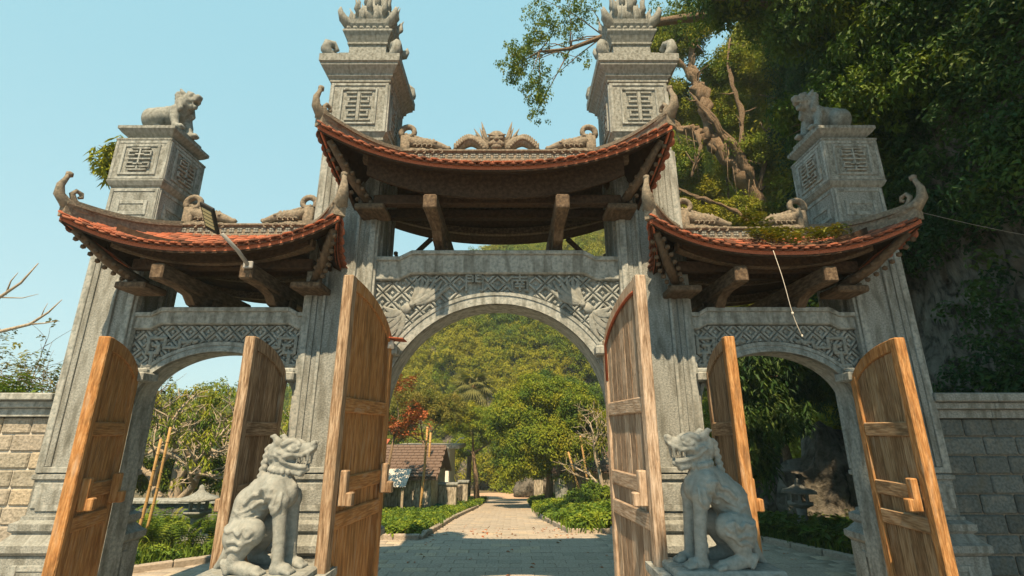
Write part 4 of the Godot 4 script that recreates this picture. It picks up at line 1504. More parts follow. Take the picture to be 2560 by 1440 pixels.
# a beast crouched on its elbows with its head up, looking along +x
func crouching_beast() -> Array:
	var B := [[V3(-.25, .3), V3(-.05, .33), .215, .165], [V3(-.05, .33), V3(.14, .38), .155, .14], [V3(.14, .38), V3(.26, .5), .125, .11], [V3(.25, .53), V3(.34, .56), .12, .1], [V3(.34, .57), V3(.5, .56), .085, .055], [V3(.33, .47), V3(.47, .42), .06, .035]]
	var S := [[V3(-.27, .24, .13), V3(-.14, .22, .17), .18, .14], [V3(-.3, .06, .15), V3(-.06, .05, .16), .07, .06], [V3(.16, .34, .1), V3(.22, .2, .13), .09, .065], [V3(.22, .2, .13), V3(.3, .05, .13), .06, .055], [V3(.3, .045, .13), V3(.42, .035, .13), .055, .045]]
	S += [[V3(.24, .63, .08), V3(.18, .7, .1), .04, .02], [V3(.36, .62, .06), V3(.44, .61, .06), .032, .022], [V3(.4, .585, .07), V3(.41, .585, .072), .024, .02], [V3(.52, .58, .02), V3(.54, .575, .02), .03, .025], [V3(.36, .515, .07), V3(.5, .51, .04), .022, .02], [V3(.45, .5, .04), V3(.455, .44, .04), .014, .01]]
	for k in 5: S.append([V3(.16 + k * .02, .62 - k * .06, .11), V3(.13 + k * .02, .6 - k * .06, .12), .042, .03])
	for k in 4: S.append([V3(.24 + k * .02, .5 - k * .045, .115), V3(.22 + k * .02, .48 - k * .045, .12), .034, .026])
	for k in 3: S.append([V3(-.36 + k * .07, .36 - .02 * k, .12), V3(-.33 + k * .07, .37 - .02 * k, .13), .05, .035])
	for k in 3: S.append([V3(.42, .03, .1 + k * .03), V3(.46, .025, .1 + k * .03), .022, .018])
	B += mirror_bones(S)
	for k in 4: B.append([V3(-.4 + k * .07, .46 + .03 * (k % 2), 0), V3(-.36 + k * .07, .5, 0), .06, .045])
	B += [[V3(-.44, .2), V3(-.42, .4), .06, .05], [V3(.3, .66), V3(.24, .7), .05, .035]]
	return B


func statues() -> void:
	var s := ST()
	body(s, seated_beast(), .0102, .006)
	s.generate_normals()
	var seated := s.commit()
	var flip := ST()
	flip.append_from(seated, 0, Transform3D(Basis(Vector3(-1, 0, 0), Vector3.UP, Vector3(0, 0, 1)), Vector3.ZERO))
	var arr := flip.commit_to_arrays()
	var idx := PackedInt32Array()
	if arr[Mesh.ARRAY_INDEX] != null: idx = arr[Mesh.ARRAY_INDEX]
	if idx.is_empty():
		for i in arr[Mesh.ARRAY_VERTEX].size(): idx.append(i)
	for i in range(0, idx.size(), 3):
		var w := idx[i + 1]
		idx[i + 1] = idx[i + 2]
		idx[i + 2] = w
	arr[Mesh.ARRAY_INDEX] = idx
	var mirrored := ArrayMesh.new()
	mirrored.add_surface_from_arrays(Mesh.PRIMITIVE_TRIANGLES, arr)
	for q in [[-1, Vector3(-2.2, .80, 1.7), seated, "pale sunlit stone guardian lion seated left of the main doorway, facing right", "statue"], [1, Vector3(2.2, .86, 1.75), mirrored, "half shaded stone guardian lion seated right of the main doorway, facing left", "statue"]]:
		var o := thing("lion_statue", q[3], "statue", Vector3(q[1].x, G, q[1].z), "guardian lions beside the main doors")
		put("lion_body", q[2], M[q[4]], o, Transform3D(Basis(Vector3.UP, .08 * q[0]).scaled(Vector3(.9, 1, .92)), Vector3(0, q[1].y - G, 0)))
		var h: float = q[1].y - G
		s = ST()
		stack(s, 0, 0, [[.62, .42, 0], [.62, .42, .12], [.58, .38, .15], [.54, .34, .2], [.54, .34, h - .2], [.58, .38, h - .15], [.6, .4, h - .12], [.6, .4, h - .05]])
		loc("plinth", s, M.stone, o)
		s = ST()
		box(s, Vector3(-.02 * q[0] * -1, h - .02, 0), Vector3(1.02, .075, .56), .02)
		loc("base_slab", s, M[q[4]], o)
	s = ST()
	body(s, crouching_beast(), .012, .009)
	s.generate_normals()
	var crouch := s.commit()
	for q in [[-5.76, 0.12, "weathered stone lion crouching on top of the left outer pillar, facing right", 0.0, -.38], [5.68, 0.1, "shaded mossy stone lion crouching on top of the right outer pillar, facing left", PI, -.4]]:
		var o := thing("pillar_lion", q[2], "statue", Vector3(q[0], 6.93, q[4]), "lions crouching on the outer pillars")
		put("lion_body", crouch, M.statue_old, o, Transform3D(Basis(Vector3.UP, q[3] - .25 * cos(q[3])).scaled(Vector3(.95, 1.22, 1.15)), Vector3(.04 * cos(q[3]), .06, 0)))
		s = ST()
		bx(s, -.42, .42, -.002, .07, -.3, .3, .015)
		loc("base_slab", s, M.statue_old, o)


func fittings() -> void:
	# solar lamp that leans out from a beam end under the left roof
	var o := thing("solar_lamp", "black solar floodlight on a short arm below the left roof eave", "lamp", Vector3(-3.33, 4.3, .85))
	var s := ST()
	tube(s, [Vector3(0.02, -.07, -.04), Vector3(-.02, .06, .2), Vector3(-.12, .2, .42)], [.028, .026, .026], 8)
	loc("arm", s, M.metal, o)
	s = ST()
	box(s, Vector3(.02, -.06, -.02), Vector3(.13, .1, .03), .01)
	loc("mounting_plate", s, M.metal, o)
	var t := Transform3D(Basis(Vector3(0, 0, 1), -.5) * Basis(Vector3.RIGHT, -.55), Vector3(-.19, .33, .6))
	s = ST()
	box(s, Vector3.ZERO, Vector3(.21, .04, .42), .012)
	var head := loc("lamp_head", s, M.black, o)
	head.transform = t
	for k in 5:
		s = ST()
		box(s, Vector3(0, -.023, -.11 + k * .06), Vector3(.14, .01, .042), .002)
		loc("lens", s, M.lens, head)
	o = thing("hanging_cord", "thin pale knotted cord hanging from the right roof eave", "cord", Vector3(3.62, 3.0, 1.05))
	s = ST()
	var pts := []
	for k in 13:
		var f := k / 12.0
		pts.append(Vector3(.0 + .22 * f * f + .02 * sin(f * 5), 1.36 - 1.12 * f, .0 + .03 * sin(f * 4)))
	tube(s, pts, ramp(.0042, .0042, 13), 5)
	ball(s, pts[9], Vector3(.018, .02, .018), 6)
	ball(s, pts[12], Vector3(.012, .02, .012), 6)
	loc("strand", s, M.cord, o)
	o = thing("guy_wire", "thin wire running from the right roof tip to the cliff", "wire", Vector3(5.6, 4.9, 1.0))
	s = ST()
	pts = []
	for k in 9: pts.append(Vector3(4.9 * k / 8.0, .06 - .1 * sin(PI * k / 8.0) + .012 * k, -.2 * k))
	tube(s, pts, ramp(.0028, .0028, 9), 4)
	loc("strand", s, M.metal, o)


# ------------------------------------------------------------------ leaves
func leaf_quad(s: SurfaceTool, p: Vector3, d: Vector3, n: Vector3, l: float, w: float, c: Color) -> void:
	var side := d.cross(n).normalized() * w / 2.0
	var up := n.normalized() * w * .18
	var q := [p, p + d * l * .42 + side + up, p + d * l - n * l * .12, p + d * l * .42 - side + up]
	for f in [[q[0], q[1], q[2]], [q[0], q[2], q[3]]]:
		for v in f:
			s.set_color(c)
			s.add_vertex(v)


# kinds: a small bushy spray, a drooping spray of long leaves, a fern or palm frond, a grass tuft
func spray(kind: String) -> ArrayMesh:
	if M.has("spray_" + kind): return M["spray_" + kind]
	var r := RandomNumberGenerator.new()
	r.seed = hash(kind)
	var s := ST()
	match kind:
		"bush":
			for i in 26:
				var d := Vector3(r.randfn(), r.randfn() * .8 + .25, r.randfn()).normalized()
				var p := d * r.randf_range(.12, .42)
				var n := (d * .9 + Vector3.UP * .4 + Vector3(r.randfn(), r.randfn(), r.randfn()) * .45).normalized()
				var dd := d * .4 + Vector3(r.randfn(), r.randfn() - .9, r.randfn())
				dd = (dd - n * dd.dot(n)).normalized()
				var g := r.randf_range(.75, 1.25)
				leaf_quad(s, p, dd, n, r.randf_range(.2, .3), .12, Color(g, g, g))
		"clump":
			for i in 60:
				var d := Vector3(r.randfn(), r.randfn() * .7 + .3, r.randfn()).normalized()
				var p := d * pow(r.randf(), .5) * .5
				var n := (d + Vector3.UP * .3 + Vector3(r.randfn(), r.randfn(), r.randfn()) * .4).normalized()
				var dd := Vector3(r.randfn(), r.randfn() - .8, r.randfn())
				dd = (dd - n * dd.dot(n)).normalized()
				var g := r.randf_range(.7, 1.3)
				leaf_quad(s, p, dd, n, r.randf_range(.14, .24), .1, Color(g, g, g))
		"long":
			for i in 18:
				var a := r.randf() * TAU
				var d := Vector3(cos(a), r.randf_range(-.9, .3), sin(a)).normalized()
				var p := Vector3(r.randfn() * .08, r.randf_range(-.25, .25), r.randfn() * .08)
				var g := r.randf_range(.75, 1.25)
				leaf_quad(s, p, (d - Vector3.UP * .5).normalized(), Vector3(d.x * .6, 1, d.z * .6).normalized(), r.randf_range(.3, .46), .085, Color(g, g, g))
		"frond":
			for i in 15:
				var f := i / 14.0
				var p := Vector3(f * .9, .42 * sin(f * 2.2), 0)
				for z in [-1, 1]:
					var g := r.randf_range(.85, 1.15)
					leaf_quad(s, p, Vector3(.45, -.18, z).normalized(), Vector3.UP, .26 * (1.0 - f * .75), .05, Color(g, g, g))
		"grass":
			for i in 16:
				var a := r.randf() * TAU
				var d := Vector3(cos(a) * .45, 1, sin(a) * .45).normalized()
				var g := r.randf_range(.8, 1.2)
				leaf_quad(s, Vector3(r.randfn() * .07, 0, r.randfn() * .07), d, Vector3(cos(a), -.2, sin(a)), r.randf_range(.14, .3), .035, Color(g, g, g))
		"herb":
			for i in 14:
				var a := r.randf() * TAU
				var y := r.randf_range(.04, .3)
				var d := Vector3(cos(a), r.randf_range(-.2, .6), sin(a)).normalized()
				var g := r.randf_range(.8, 1.2)
				leaf_quad(s, Vector3(r.randfn() * .06, y, r.randfn() * .06), d, Vector3.UP, r.randf_range(.09, .16), .07, Color(g, g, g))
		"litter":
			for i in 2:
				var a := r.randf() * TAU
				leaf_quad(s, Vector3(r.randfn() * .05, .004, r.randfn() * .05), Vector3(cos(a), .08, sin(a)).normalized(), Vector3.UP, .075, .035, Color.WHITE)
		"fan":
			for i in 22:
				var a := lerpf(-2.5, 2.5, i / 21.0)
				var d := Vector3(cos(a), -.25 - .2 * absf(a) / 2.5, sin(a)).normalized()
				leaf_quad(s, Vector3.ZERO, d, Vector3.UP, 1.0 - .12 * absf(a), .09, Color.WHITE)
	s.generate_normals()
	M["spray_" + kind] = s.commit()
	return M["spray_" + kind]


const GREEN := [[.018, .055, .014], [.046, .11, .016], [.10, .17, .014], [.175, .215, .02]]
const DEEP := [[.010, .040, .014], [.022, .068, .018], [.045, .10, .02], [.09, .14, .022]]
const OLIVE := [[.045, .075, .014], [.10, .135, .018], [.17, .18, .024], [.22, .19, .036]]
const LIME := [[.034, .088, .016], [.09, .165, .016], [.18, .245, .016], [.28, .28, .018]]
const RUST := [[.12, .07, .016], [.24, .085, .022], [.34, .10, .035], [.36, .14, .05]]


func shade_of(pal: Array, f: float) -> Color:
	f = clampf(f, 0.0, .999) * (pal.size() - 1)
	var i := int(f)
	var a: Array = pal[i]
	var b: Array = pal[i + 1]
	var w := f - i
	return Color(lerpf(a[0], b[0], w), lerpf(a[1], b[1], w), lerpf(a[2], b[2], w))


# places: [position, size, tone 0..1, optional basis]
func leaves(called: String, places: Array, kind: String, pal: Array, parent: Node, m := "leaf") -> MultiMeshInstance3D:
	var mm := MultiMesh.new()
	mm.transform_format = MultiMesh.TRANSFORM_3D
	mm.use_colors = true
	mm.mesh = spray(kind)
	mm.instance_count = places.size()
	var o_ := base_of(parent)
	for i in places.size():
		var p: Array = places[i]
		var b: Basis
		if p.size() > 3: b = p[3]
		else: b = Basis(Vector3.UP, rng.randf() * TAU) * Basis(Vector3.RIGHT, rng.randfn() * .35)
		mm.set_instance_transform(i, Transform3D(b.scaled(Vector3.ONE * float(p[1])), p[0] - o_))
		mm.set_instance_color(i, shade_of(pal, p[2]))
	var o := MultiMeshInstance3D.new()
	o.name = fresh(called, parent)
	o.multimesh = mm
	o.material_override = M[m]
	parent.add_child(o, true)
	tag(o, "", "", "", "stuff")
	return o


# leaf sprays gathered in clumps on the shell of ellipsoids: blobs are [centre, radii, number of clumps]
func crown_places(blobs: Array, per: int, size: float, spread: float, tone := .5) -> Array:
	var out := []
	for b in blobs:
		for i in int(b[2]):
			var d := Vector3(rng.randfn(), rng.randfn(), rng.randfn()).normalized()
			if d.y < -.5: d.y *= -.6
			var rr := pow(rng.randf(), .35)
			var c: Vector3 = b[0] + d * b[1] * rr
			var f := tone + rng.randfn() * .16 + noise.get_noise_3dv(c * 4.0) * .35
			for k in per:
				var p := c + Vector3(rng.randfn(), rng.randfn() * .75, rng.randfn()) * spread
				out.append([p, size * rng.randf_range(.7, 1.3), f + rng.randfn() * .12])
	return out


func limb(s: SurfaceTool, a: Vector3, d: Vector3, l: float, r: float, depth: int, tips: Array, bend := .25, split := 3, droop := 0.0) -> void:
	var pts := [a]
	var p := a
	var n := 5
	for k in n:
		d = (d + Vector3(rng.randfn(), rng.randfn() + .15 - droop, rng.randfn()) * bend * .5).normalized()
		p += d * l / n
		pts.append(p)
	tube(s, pts, ramp(r, r * .62, n + 1), 7 if r > .03 else 4)
	if depth == 0:
		tips.append(p)
		return
	for k in split:
		var at: Vector3 = pts[n - (k % 3)]
		var nd := (d + Vector3(rng.randfn(), rng.randfn() * .6 + .2, rng.randfn()) * .75).normalized()
		limb(s, at, nd, l * rng.randf_range(.6, .85), r * .58, depth - 1, tips, bend, split, droop)


func tree(called: String, label: String, at: Vector3, trunk: Array, tr: Array, blobs: Array, kind: String, pal: Array, per: int, size: float, spread: float, tone := .5, bark := "bark", m := "leaf", limbs := true) -> Node3D:
	var o := thing(called, label, "tree", at)
	var s := ST()
	tube(s, trunk, tr, 9)
	var top: Vector3 = trunk[-1]
	if limbs:
		for b in blobs:
			var c: Vector3 = b[0]
			var q := top.lerp(c, .5) + Vector3(rng.randfn(), rng.randfn(), rng.randfn()) * .15
			tube(s, [top - Vector3(0, .1, 0), q, c], [tr[-1] * .8, tr[-1] * .5, tr[-1] * .18], 6)
			for k in 4:
				var d := Vector3(rng.randfn(), rng.randfn() * .6 + .3, rng.randfn()).normalized()
				tube(s, [c.lerp(q, .3), c + d * b[1] * .4, c + d * b[1] * .85], [tr[-1] * .25, tr[-1] * .15, .006], 4)
	obj("trunk", s, M[bark], o)
	leaves("crown", crown_places(blobs, per, size, spread, tone), kind, pal, o, m)
	return o


func ground_cover(called: String, kind: String, pal: Array, n: int, shape: Callable, size: float, tone := .5) -> void:
	var pl := []
	var tries := 0
	while pl.size() < n and tries < n * 8:
		tries += 1
		var p = shape.call()
		if p == null: continue
		pl.append([p, size * rng.randf_range(.6, 1.4), tone + rng.randfn() * .15 + noise.get_noise_3dv(p * 6.0) * .4])
	leaves(called, pl, kind, pal, self)


# ------------------------------------------------------------------ plants on and beside the gate
func branchy(called: String, label: String, at: Vector3, dirs: Array, l: float, r: float, depth: int, bark: String, leaf_n := 0, kind := "herb", pal := LIME, leaf_size := 1.0, bend := .3) -> Node3D:
	var o := thing(called, label, "tree", at)
	var s := ST()
	var tips := []
	for d in dirs: limb(s, at + Vector3(0, -.05, 0), d, l, r, depth, tips, bend)
	obj("trunk", s, M[bark], o)
	if leaf_n > 0:
		var pl := []
		for k in leaf_n:
			var t: Vector3 = tips[rng.randi() % tips.size()]
			pl.append([t + Vector3(rng.randfn(), rng.randfn(), rng.randfn()) * .06, leaf_size * rng.randf_range(.7, 1.3), .68 + rng.randfn() * .2])
		leaves("crown", pl, kind, pal, o)
	return o


func vegetation_near() -> void:
	var o := thing("wall_shrub", "small leafy shrub sprouting from the back edge of the left outer pillar", "plant", Vector3(-6.2, 6.3, -.72))
	var s := ST()
	for k in 5: tube(s, [Vector3(-6.15, 6.5, -.72), Vector3(-6.6 - .05 * k, 6.55 + .07 * k, -.75), Vector3(-6.95 - .05 * k, 6.6 + .1 * k, -.78 + .04 * k)], [.02, .012, .005], 4)
	obj("stem", s, M.bark, o)
	var pl := []
	for k in 60: pl.append([Vector3(-6.82 + rng.randfn() * .2, 6.8 + rng.randfn() * .14, -.76 + rng.randfn() * .12), .46 * rng.randf_range(.7, 1.2), .85])
	leaves("foliage", pl, "long", LIME, o, "leaf_soft")
	# creeper on the right roof
	var r := {"cx": 3.86, "rx": 4.03, "a": 1.8, "r": 1.02, "zf": .9, "zb": -1.85, "zr": -.44, "ym": 4.43, "yc": 4.83, "yr": 5.14}
	o = thing("roof_creeper", "straggling green creeper growing over the tiles of the right roof", "plant", roof_at(r, 0, .7, .5))
	s = ST()
	pl = []
	for k in 26:
		var u := rng.randf_range(.5, .78)
		var t := rng.randf_range(.3, 1.0)
		var pts := []
		for j in 6:
			var p := roof_at(r, 0, clampf(u, .4, .93), clampf(t, .05, 1.0)) + Vector3(0, .07 + rng.randf() * .05, 0)
			pts.append(p)
			if rng.randf() < .85: pl.append([p + Vector3(rng.randfn() * .04, .03, 0), .42 * rng.randf_range(.6, 1.3), .45 + rng.randfn() * .25])
			u += rng.randf_range(-.03, .05)
			t -= rng.randf_range(-.03, .14)
		tube(s, pts, ramp(.008, .004, 6), 4)
	for k in 60: pl.append([roof_at(r, 0, rng.randf_range(.5, .68), 1.0) + Vector3(0, rng.randf_range(.0, .34), rng.randf_range(-.1, .15)), .5 * rng.randf_range(.6, 1.2), .5 + rng.randfn() * .25])
	obj("stem", s, M.bark, o)
	leaves("foliage", pl, "herb", OLIVE, o, "leaf_soft")
	o = thing("pillar_grass", "wisps of pale grass growing from a crack in the right inner pillar", "grass", Vector3(2.52, 4.9, .02))
	s = ST()
	for k in 9:
		var a := rng.randf_range(-.7, .7)
		var y := 4.9 if k < 5 else 5.3
		tube(s, [Vector3(2.52, y, .04), Vector3(2.52 + a * .12, y + .12, .12), Vector3(2.52 + a * .22, y + .05 - .16 * rng.randf(), .17)], [.006, .005, .002], 4)
	obj("blade", s, M.bamboo, o)
	# bare trees on the left, one of them close enough to reach into the picture
	branchy("bare_tree", "leafless tree on the forecourt whose boughs throw shadows on the left wall", Vector3(-8.2, G, 5.2), [Vector3(.1, 1, .0), Vector3(.25, 1, .05)], 3.2, .12, 4, "pale_bark")
	var tw := thing("bare_branch", "bare forked branch tip at the left edge of the picture", "branch", Vector3(-9.4, 3.4, -.9))
	s = ST()
	for q in [[[-9.6, 3.45, -.9, .04], [-8.7, 3.6, -.9, .032], [-8.2, 3.68, -.9, .028], [-7.75, 3.8, -.9, .024], [-7.5, 4.0, -.9, .016], [-7.33, 4.22, -.9, .006]], [[-8.9, 4.0, -.9, .03], [-8.4, 4.25, -.9, .026], [-8.05, 4.5, -.85, .02], [-7.85, 4.85, -.85, .008]], [[-8.3, 4.3, -.9, .014], [-8.28, 4.55, -.9, .01], [-8.2, 4.7, -.9, .004]], [[-7.75, 3.8, -.9, .015], [-7.5, 3.82, -.9, .01], [-7.3, 3.86, -.9, .004]], [[-8.35, 4.26, -.9, .012], [-8.0, 4.25, -.9, .008], [-7.75, 4.32, -.9, .003]], [[-7.6, 3.9, -.9, .01], [-7.58, 4.06, -.9, .006], [-7.55, 4.16, -.9, .003]]]:
		var pts := []
		var rr := []
		for p in q:
			pts.append(Vector3(p[0], p[1], p[2]))
			rr.append(p[3])
		tube(s, pts, rr, 6)
	obj("branch", s, M.pale_bark, tw)
	for q in [[-14.6, -8.2, 2.1], [-16.5, -9.5, 2.3], [-13.0, -10.5, 1.9]]:
		branchy("twiggy_tree", ["twiggy nearly leafless tree behind the left wall, close to the pillar", "twiggy nearly leafless tree behind the left wall at the edge of the picture", "thin twiggy tree farther behind the left wall"][int(counts.get(str(get_instance_id()) + "twiggy_tree", 0))], Vector3(q[0], G, q[1]), [Vector3(.1, 1, 0), Vector3(-.3, 1, .1), Vector3(.4, .9, 0)], q[2], .07, 4, "bark", 120, "herb", OLIVE, 1.0, .22)
	tree("leafy_bush", "low bush with yellow green leaves behind the left wall", Vector3(-13.2, G, -6.5), [Vector3(-13.2, G, -6.5), Vector3(-13.1, 1.6, -6.5)], [.07, .04], [[Vector3(-13.4, 2.5, -6.5), Vector3(.9, .7, .6), 26], [Vector3(-12.6, 2.0, -6.5), Vector3(.6, .5, .6), 12]], "herb", LIME, 5, 1.2, .16, .5, "bark", "leaf_soft")


func pole(label: String, a: Vector3, b: Vector3, r: float) -> void:
	var o := thing("bamboo_pole", label, "pole", a)
	var s := ST()
	var m := a.lerp(b, .5) + Vector3(.03, 0, .0)
	tube(s, [a, a.lerp(m, .5), m, m.lerp(b, .5), b], [r, r * .96, r * .9, r * .85, r * .8], 7)
	obj("stem", s, M.bamboo, o)
	s = ST()
	for k in 7:
		var p := a.lerp(b, (k + 1) / 8.0) + Vector3(.03 * sin(PI * (k + 1) / 8.0), 0, 0)
		ball(s, p, Vector3(r * 1.15, r * .35, r * 1.15), 7)
	obj("node_ring", s, M.bamboo, o)


func lantern(label: String, at: Vector3, h: float, m: String) -> void:
	var o := thing("stone_lantern", label, "lantern", at)
	var k := h / 1.2
	var s := ST()
	lathe(s, Vector3.ZERO, [[0, .2 * k], [.26 * k, .2 * k], [.3 * k, .12 * k], [.34 * k, 0]], 8)
	lathe(s, Vector3.ZERO, [[0, .56 * k], [.12 * k, .56 * k], [.1 * k, .4 * k], [.15 * k, .22 * k], [.2 * k, .19 * k]], 8)
	loc("foot", s, M[m], o)
	s = ST()
	lathe(s, Vector3.ZERO, [[0, .68 * k], [.3 * k, .68 * k], [.3 * k, .64 * k], [.12 * k, .55 * k]], 6)
	loc("platform", s, M[m], o)
	s = ST()
	for i in 6:
		var a := TAU * i / 6
		box(s, Vector3(cos(a) * .17 * k, .78 * k, sin(a) * .17 * k), Vector3(.06, .2, .06) * k, .006, Basis(Vector3.UP, -a))
	lathe(s, Vector3.ZERO, [[0, .88 * k], [.2 * k, .88 * k], [.2 * k, .86 * k], [0, .86 * k]], 6)
	loc("fire_box", s, M[m], o)
	s = ST()
	lathe(s, Vector3.ZERO, [[0, 1.2 * k], [.05 * k, 1.17 * k], [.06 * k, 1.1 * k], [.09 * k, 1.06 * k], [.22 * k, .98 * k], [.4 * k, .93 * k], [.42 * k, .88 * k], [.1 * k, .87 * k]], 6)
	loc("cap", s, M[m], o)


func left_arch_view() -> void:
	lantern("squat mossy stone lantern among ferns seen through the left arch", Vector3(-7.12, G, -5.4), 1.32, "statue_old")
	pole("bamboo prop leaning beside the left arch jamb, nearest the jamb", Vector3(-7.15, G, -3.5), Vector3(-7.0, 1.95, -3.5), .034)
	pole("bamboo prop in the left arch, just right of another", Vector3(-7.78, G, -4.7), Vector3(-7.66, 2.2, -4.7), .034)
	# low retaining wall with a coping
	var o := thing("retaining_wall", "low mossy block wall behind the lantern in the left arch", "wall", Vector3(-10.5, G, -8.3))
	var s := ST()
	bx(s, -16.0, -6.3, .12, .22, -8.6, -8.0, .02)
	obj("coping", s, M.stone, o)
	wall_run(o, -12.0, -6.4, -8.1, .12, .26, .5, .0, ["dark_block_", 3])
	# frangipani trees with bare candelabra boughs and a few leaves
	for q in [[-10.9, -10.2, "candelabra frangipani tree with pale bare boughs behind the low wall"], [-8.9, -12.4, "leafier frangipani tree deeper in the left arch garden"]]:
		branchy("frangipani_tree", q[2], Vector3(q[0], G + .1, q[1]), [Vector3(-.6, .9, .1), Vector3(.35, 1, .1), Vector3(.9, .75, 0), Vector3(-.1, 1, -.3)], 1.55, .15, 4, "pale_bark", 230, "long", LIME, .55, .3)
	tree("garden_tree", "thin leafed olive green tree behind the frangipanis in the left arch", Vector3(-13.0, G, -15.0), [Vector3(-13, G, -15), Vector3(-12.8, 2.6, -15)], [.14, .08], [[Vector3(-13.2, 3.3, -15), Vector3(1.4, 1.1, 1.2), 26], [Vector3(-11.2, 2.6, -15), Vector3(1.2, 1.0, 1), 22], [Vector3(-14.8, 2.4, -15), Vector3(1.2, 1.1, 1), 20]], "bush", LIME, 4, .42, .2, .8, "bark", "leaf_soft")
	tree("hedge_shrub", "dense bright green hedge behind the low wall in the left arch", Vector3(-11.5, G, -10.5), [Vector3(-11.5, G, -11.5), Vector3(-11.4, .6, -11.5)], [.06, .04], [[Vector3(-12.4, .55, -11.2), Vector3(1.2, .7, .5), 50], [Vector3(-10.0, .55, -11.4), Vector3(1.2, .6, .5), 50], [Vector3(-8.3, .6, -11.8), Vector3(1.0, .6, .5), 36]], "bush", LIME, 6, .5, .18, .4, "bark", "leaf_soft", false)
	o = thing("flag", "small green pennant on a thin stick in the left arch garden", "flag", Vector3(-8.55, G, -9.3))
	s = ST()
	tube(s, [Vector3(-8.6, G, -9.3), Vector3(-8.35, 1.15, -9.3)], [.014, .01], 5)
	obj("stick", s, M.bamboo, o)
	s = ST()
	prism(s, P2([0, 0, .04, .55, -.06, .5, -.2, .12, -.3, -.12, -.1, .02]), -.006, .006, 0, Transform3D(Basis(), Vector3(-8.4, .55, -9.29)))
	obj("cloth", s, M.green_cloth, o)
	o = thing("garden_hut", "dark open fronted hut with a white post behind the left arch garden", "hut", Vector3(-8.0, G, -13.5))
	s = ST()
	bx(s, -8.9, -6.6, G, 1.5, -14.6, -14.5)
	bx(s, -6.7, -6.6, G, 1.5, -14.5, -12.9)
	obj("wall", s, M.plaster, o)
	s = ST()
	box(s, Vector3(-7.75, 1.72, -13.7), Vector3(2.7, .09, 2.2), .01, Basis(Vector3.RIGHT, .22))
	obj("roof", s, M.old_roof, o)
	s = ST()
	bx(s, -7.45, -7.33, G, 1.5, -12.9, -12.78)
	obj("post", s, M.white_paint, o)
	# grass, ferns and herbs of the left bed
	var in_left := func():
		var x := rng.randf_range(-13.0, -2.1)
		var z := rng.randf_range(-15.0, -1.9)
		if on_paving(x + .1, z + .12) or (z < -7.9 and x < -6.3) or (absf(x + 7.0) < .8 and absf(z + 5.2) < .9): return null
		return Vector3(x, gy(x, z), z)
	ground_cover("grass", "grass", GREEN, 5200, in_left, 1.0, .62)
	ground_cover("herbs", "herb", LIME, 2600, in_left, .75, .5)
	var pl := []
	for k in 46:
		var c := Vector3(rng.randf_range(-9.4, -5.9), G + .05, rng.randf_range(-7.2, -4.6))
		if on_paving(c.x, c.z + .5): continue
		for j in 7: pl.append([c, rng.randf_range(.45, .8), .45 + rng.randfn() * .2, Basis(Vector3.UP, rng.randf() * TAU) * Basis(Vector3(0, 0, 1), rng.randf_range(.2, .8))])
	leaves("ferns", pl, "frond", LIME, self, "leaf_soft")


func hip_house(called: String, label: String, at: Vector3, w: float, d: float, wall_h: float, rise: float, wall_m: String, roof_m: String) -> Node3D:
	var o := thing(called, label, "house", at)
	var s := ST()
	bx(s, -w / 2, w / 2, -.3, wall_h, -d / 2, d / 2)
	loc("wall", s, M[wall_m], o)
	s = ST()
	var e := .3
	for sg in [-1, 1]:
		var a := [Vector3(-w / 2 - e, wall_h - .1, sg * (d / 2 + e)), Vector3(w / 2 + e, wall_h - .1, sg * (d / 2 + e)), Vector3(w / 2 + e, wall_h + rise, 0), Vector3(-w / 2 - e, wall_h + rise, 0)]
		face(s, a, Vector3(0, -50, 0))
		var low := []
		for v in a: low.append(v - Vector3(0, .1, 0))
		face(s, low, Vector3(0, 50, 0))
		face(s, [a[0], a[1], low[1], low[0]], Vector3.ZERO)
		for k in [[1, 2], [0, 3]]: face(s, [a[k[0]], a[k[1]], low[k[1]], low[k[0]]], Vector3(0, wall_h, 0))
	for x in [-w / 2, w / 2]:
		face(s, [Vector3(x, wall_h, -d / 2), Vector3(x, wall_h, d / 2), Vector3(x, wall_h + rise - .1, 0)], Vector3.ZERO)
	var rf := loc("roof", s, M[roof_m], o)
	# courses of tiles on the slope that faces the gate
	s = ST()
	var n := int(sqrt(d * d / 4 + rise * rise) / .22)
	var m := int(w / .24)
	for j in n:
		for i in m:
			var f := (j + .5) / n
			var p := Vector3(-w / 2 - e + (i + .5) * (w + 2 * e) / m + (.05 if j % 2 else -.05), lerpf(wall_h - .1, wall_h + rise, f) + .04, lerpf(d / 2 + e, 0, f))
			box(s, p, Vector3((w + 2 * e) / m - .015, .03, .3), 0.0, Basis(Vector3.RIGHT, atan2(rise, d / 2 + e) - .09) * Basis(Vector3.UP, rng.randf_range(-.02, .02)))
	tag(loc("roof_tiles", s, M[roof_m], rf), "", "", "", "stuff")
	return o


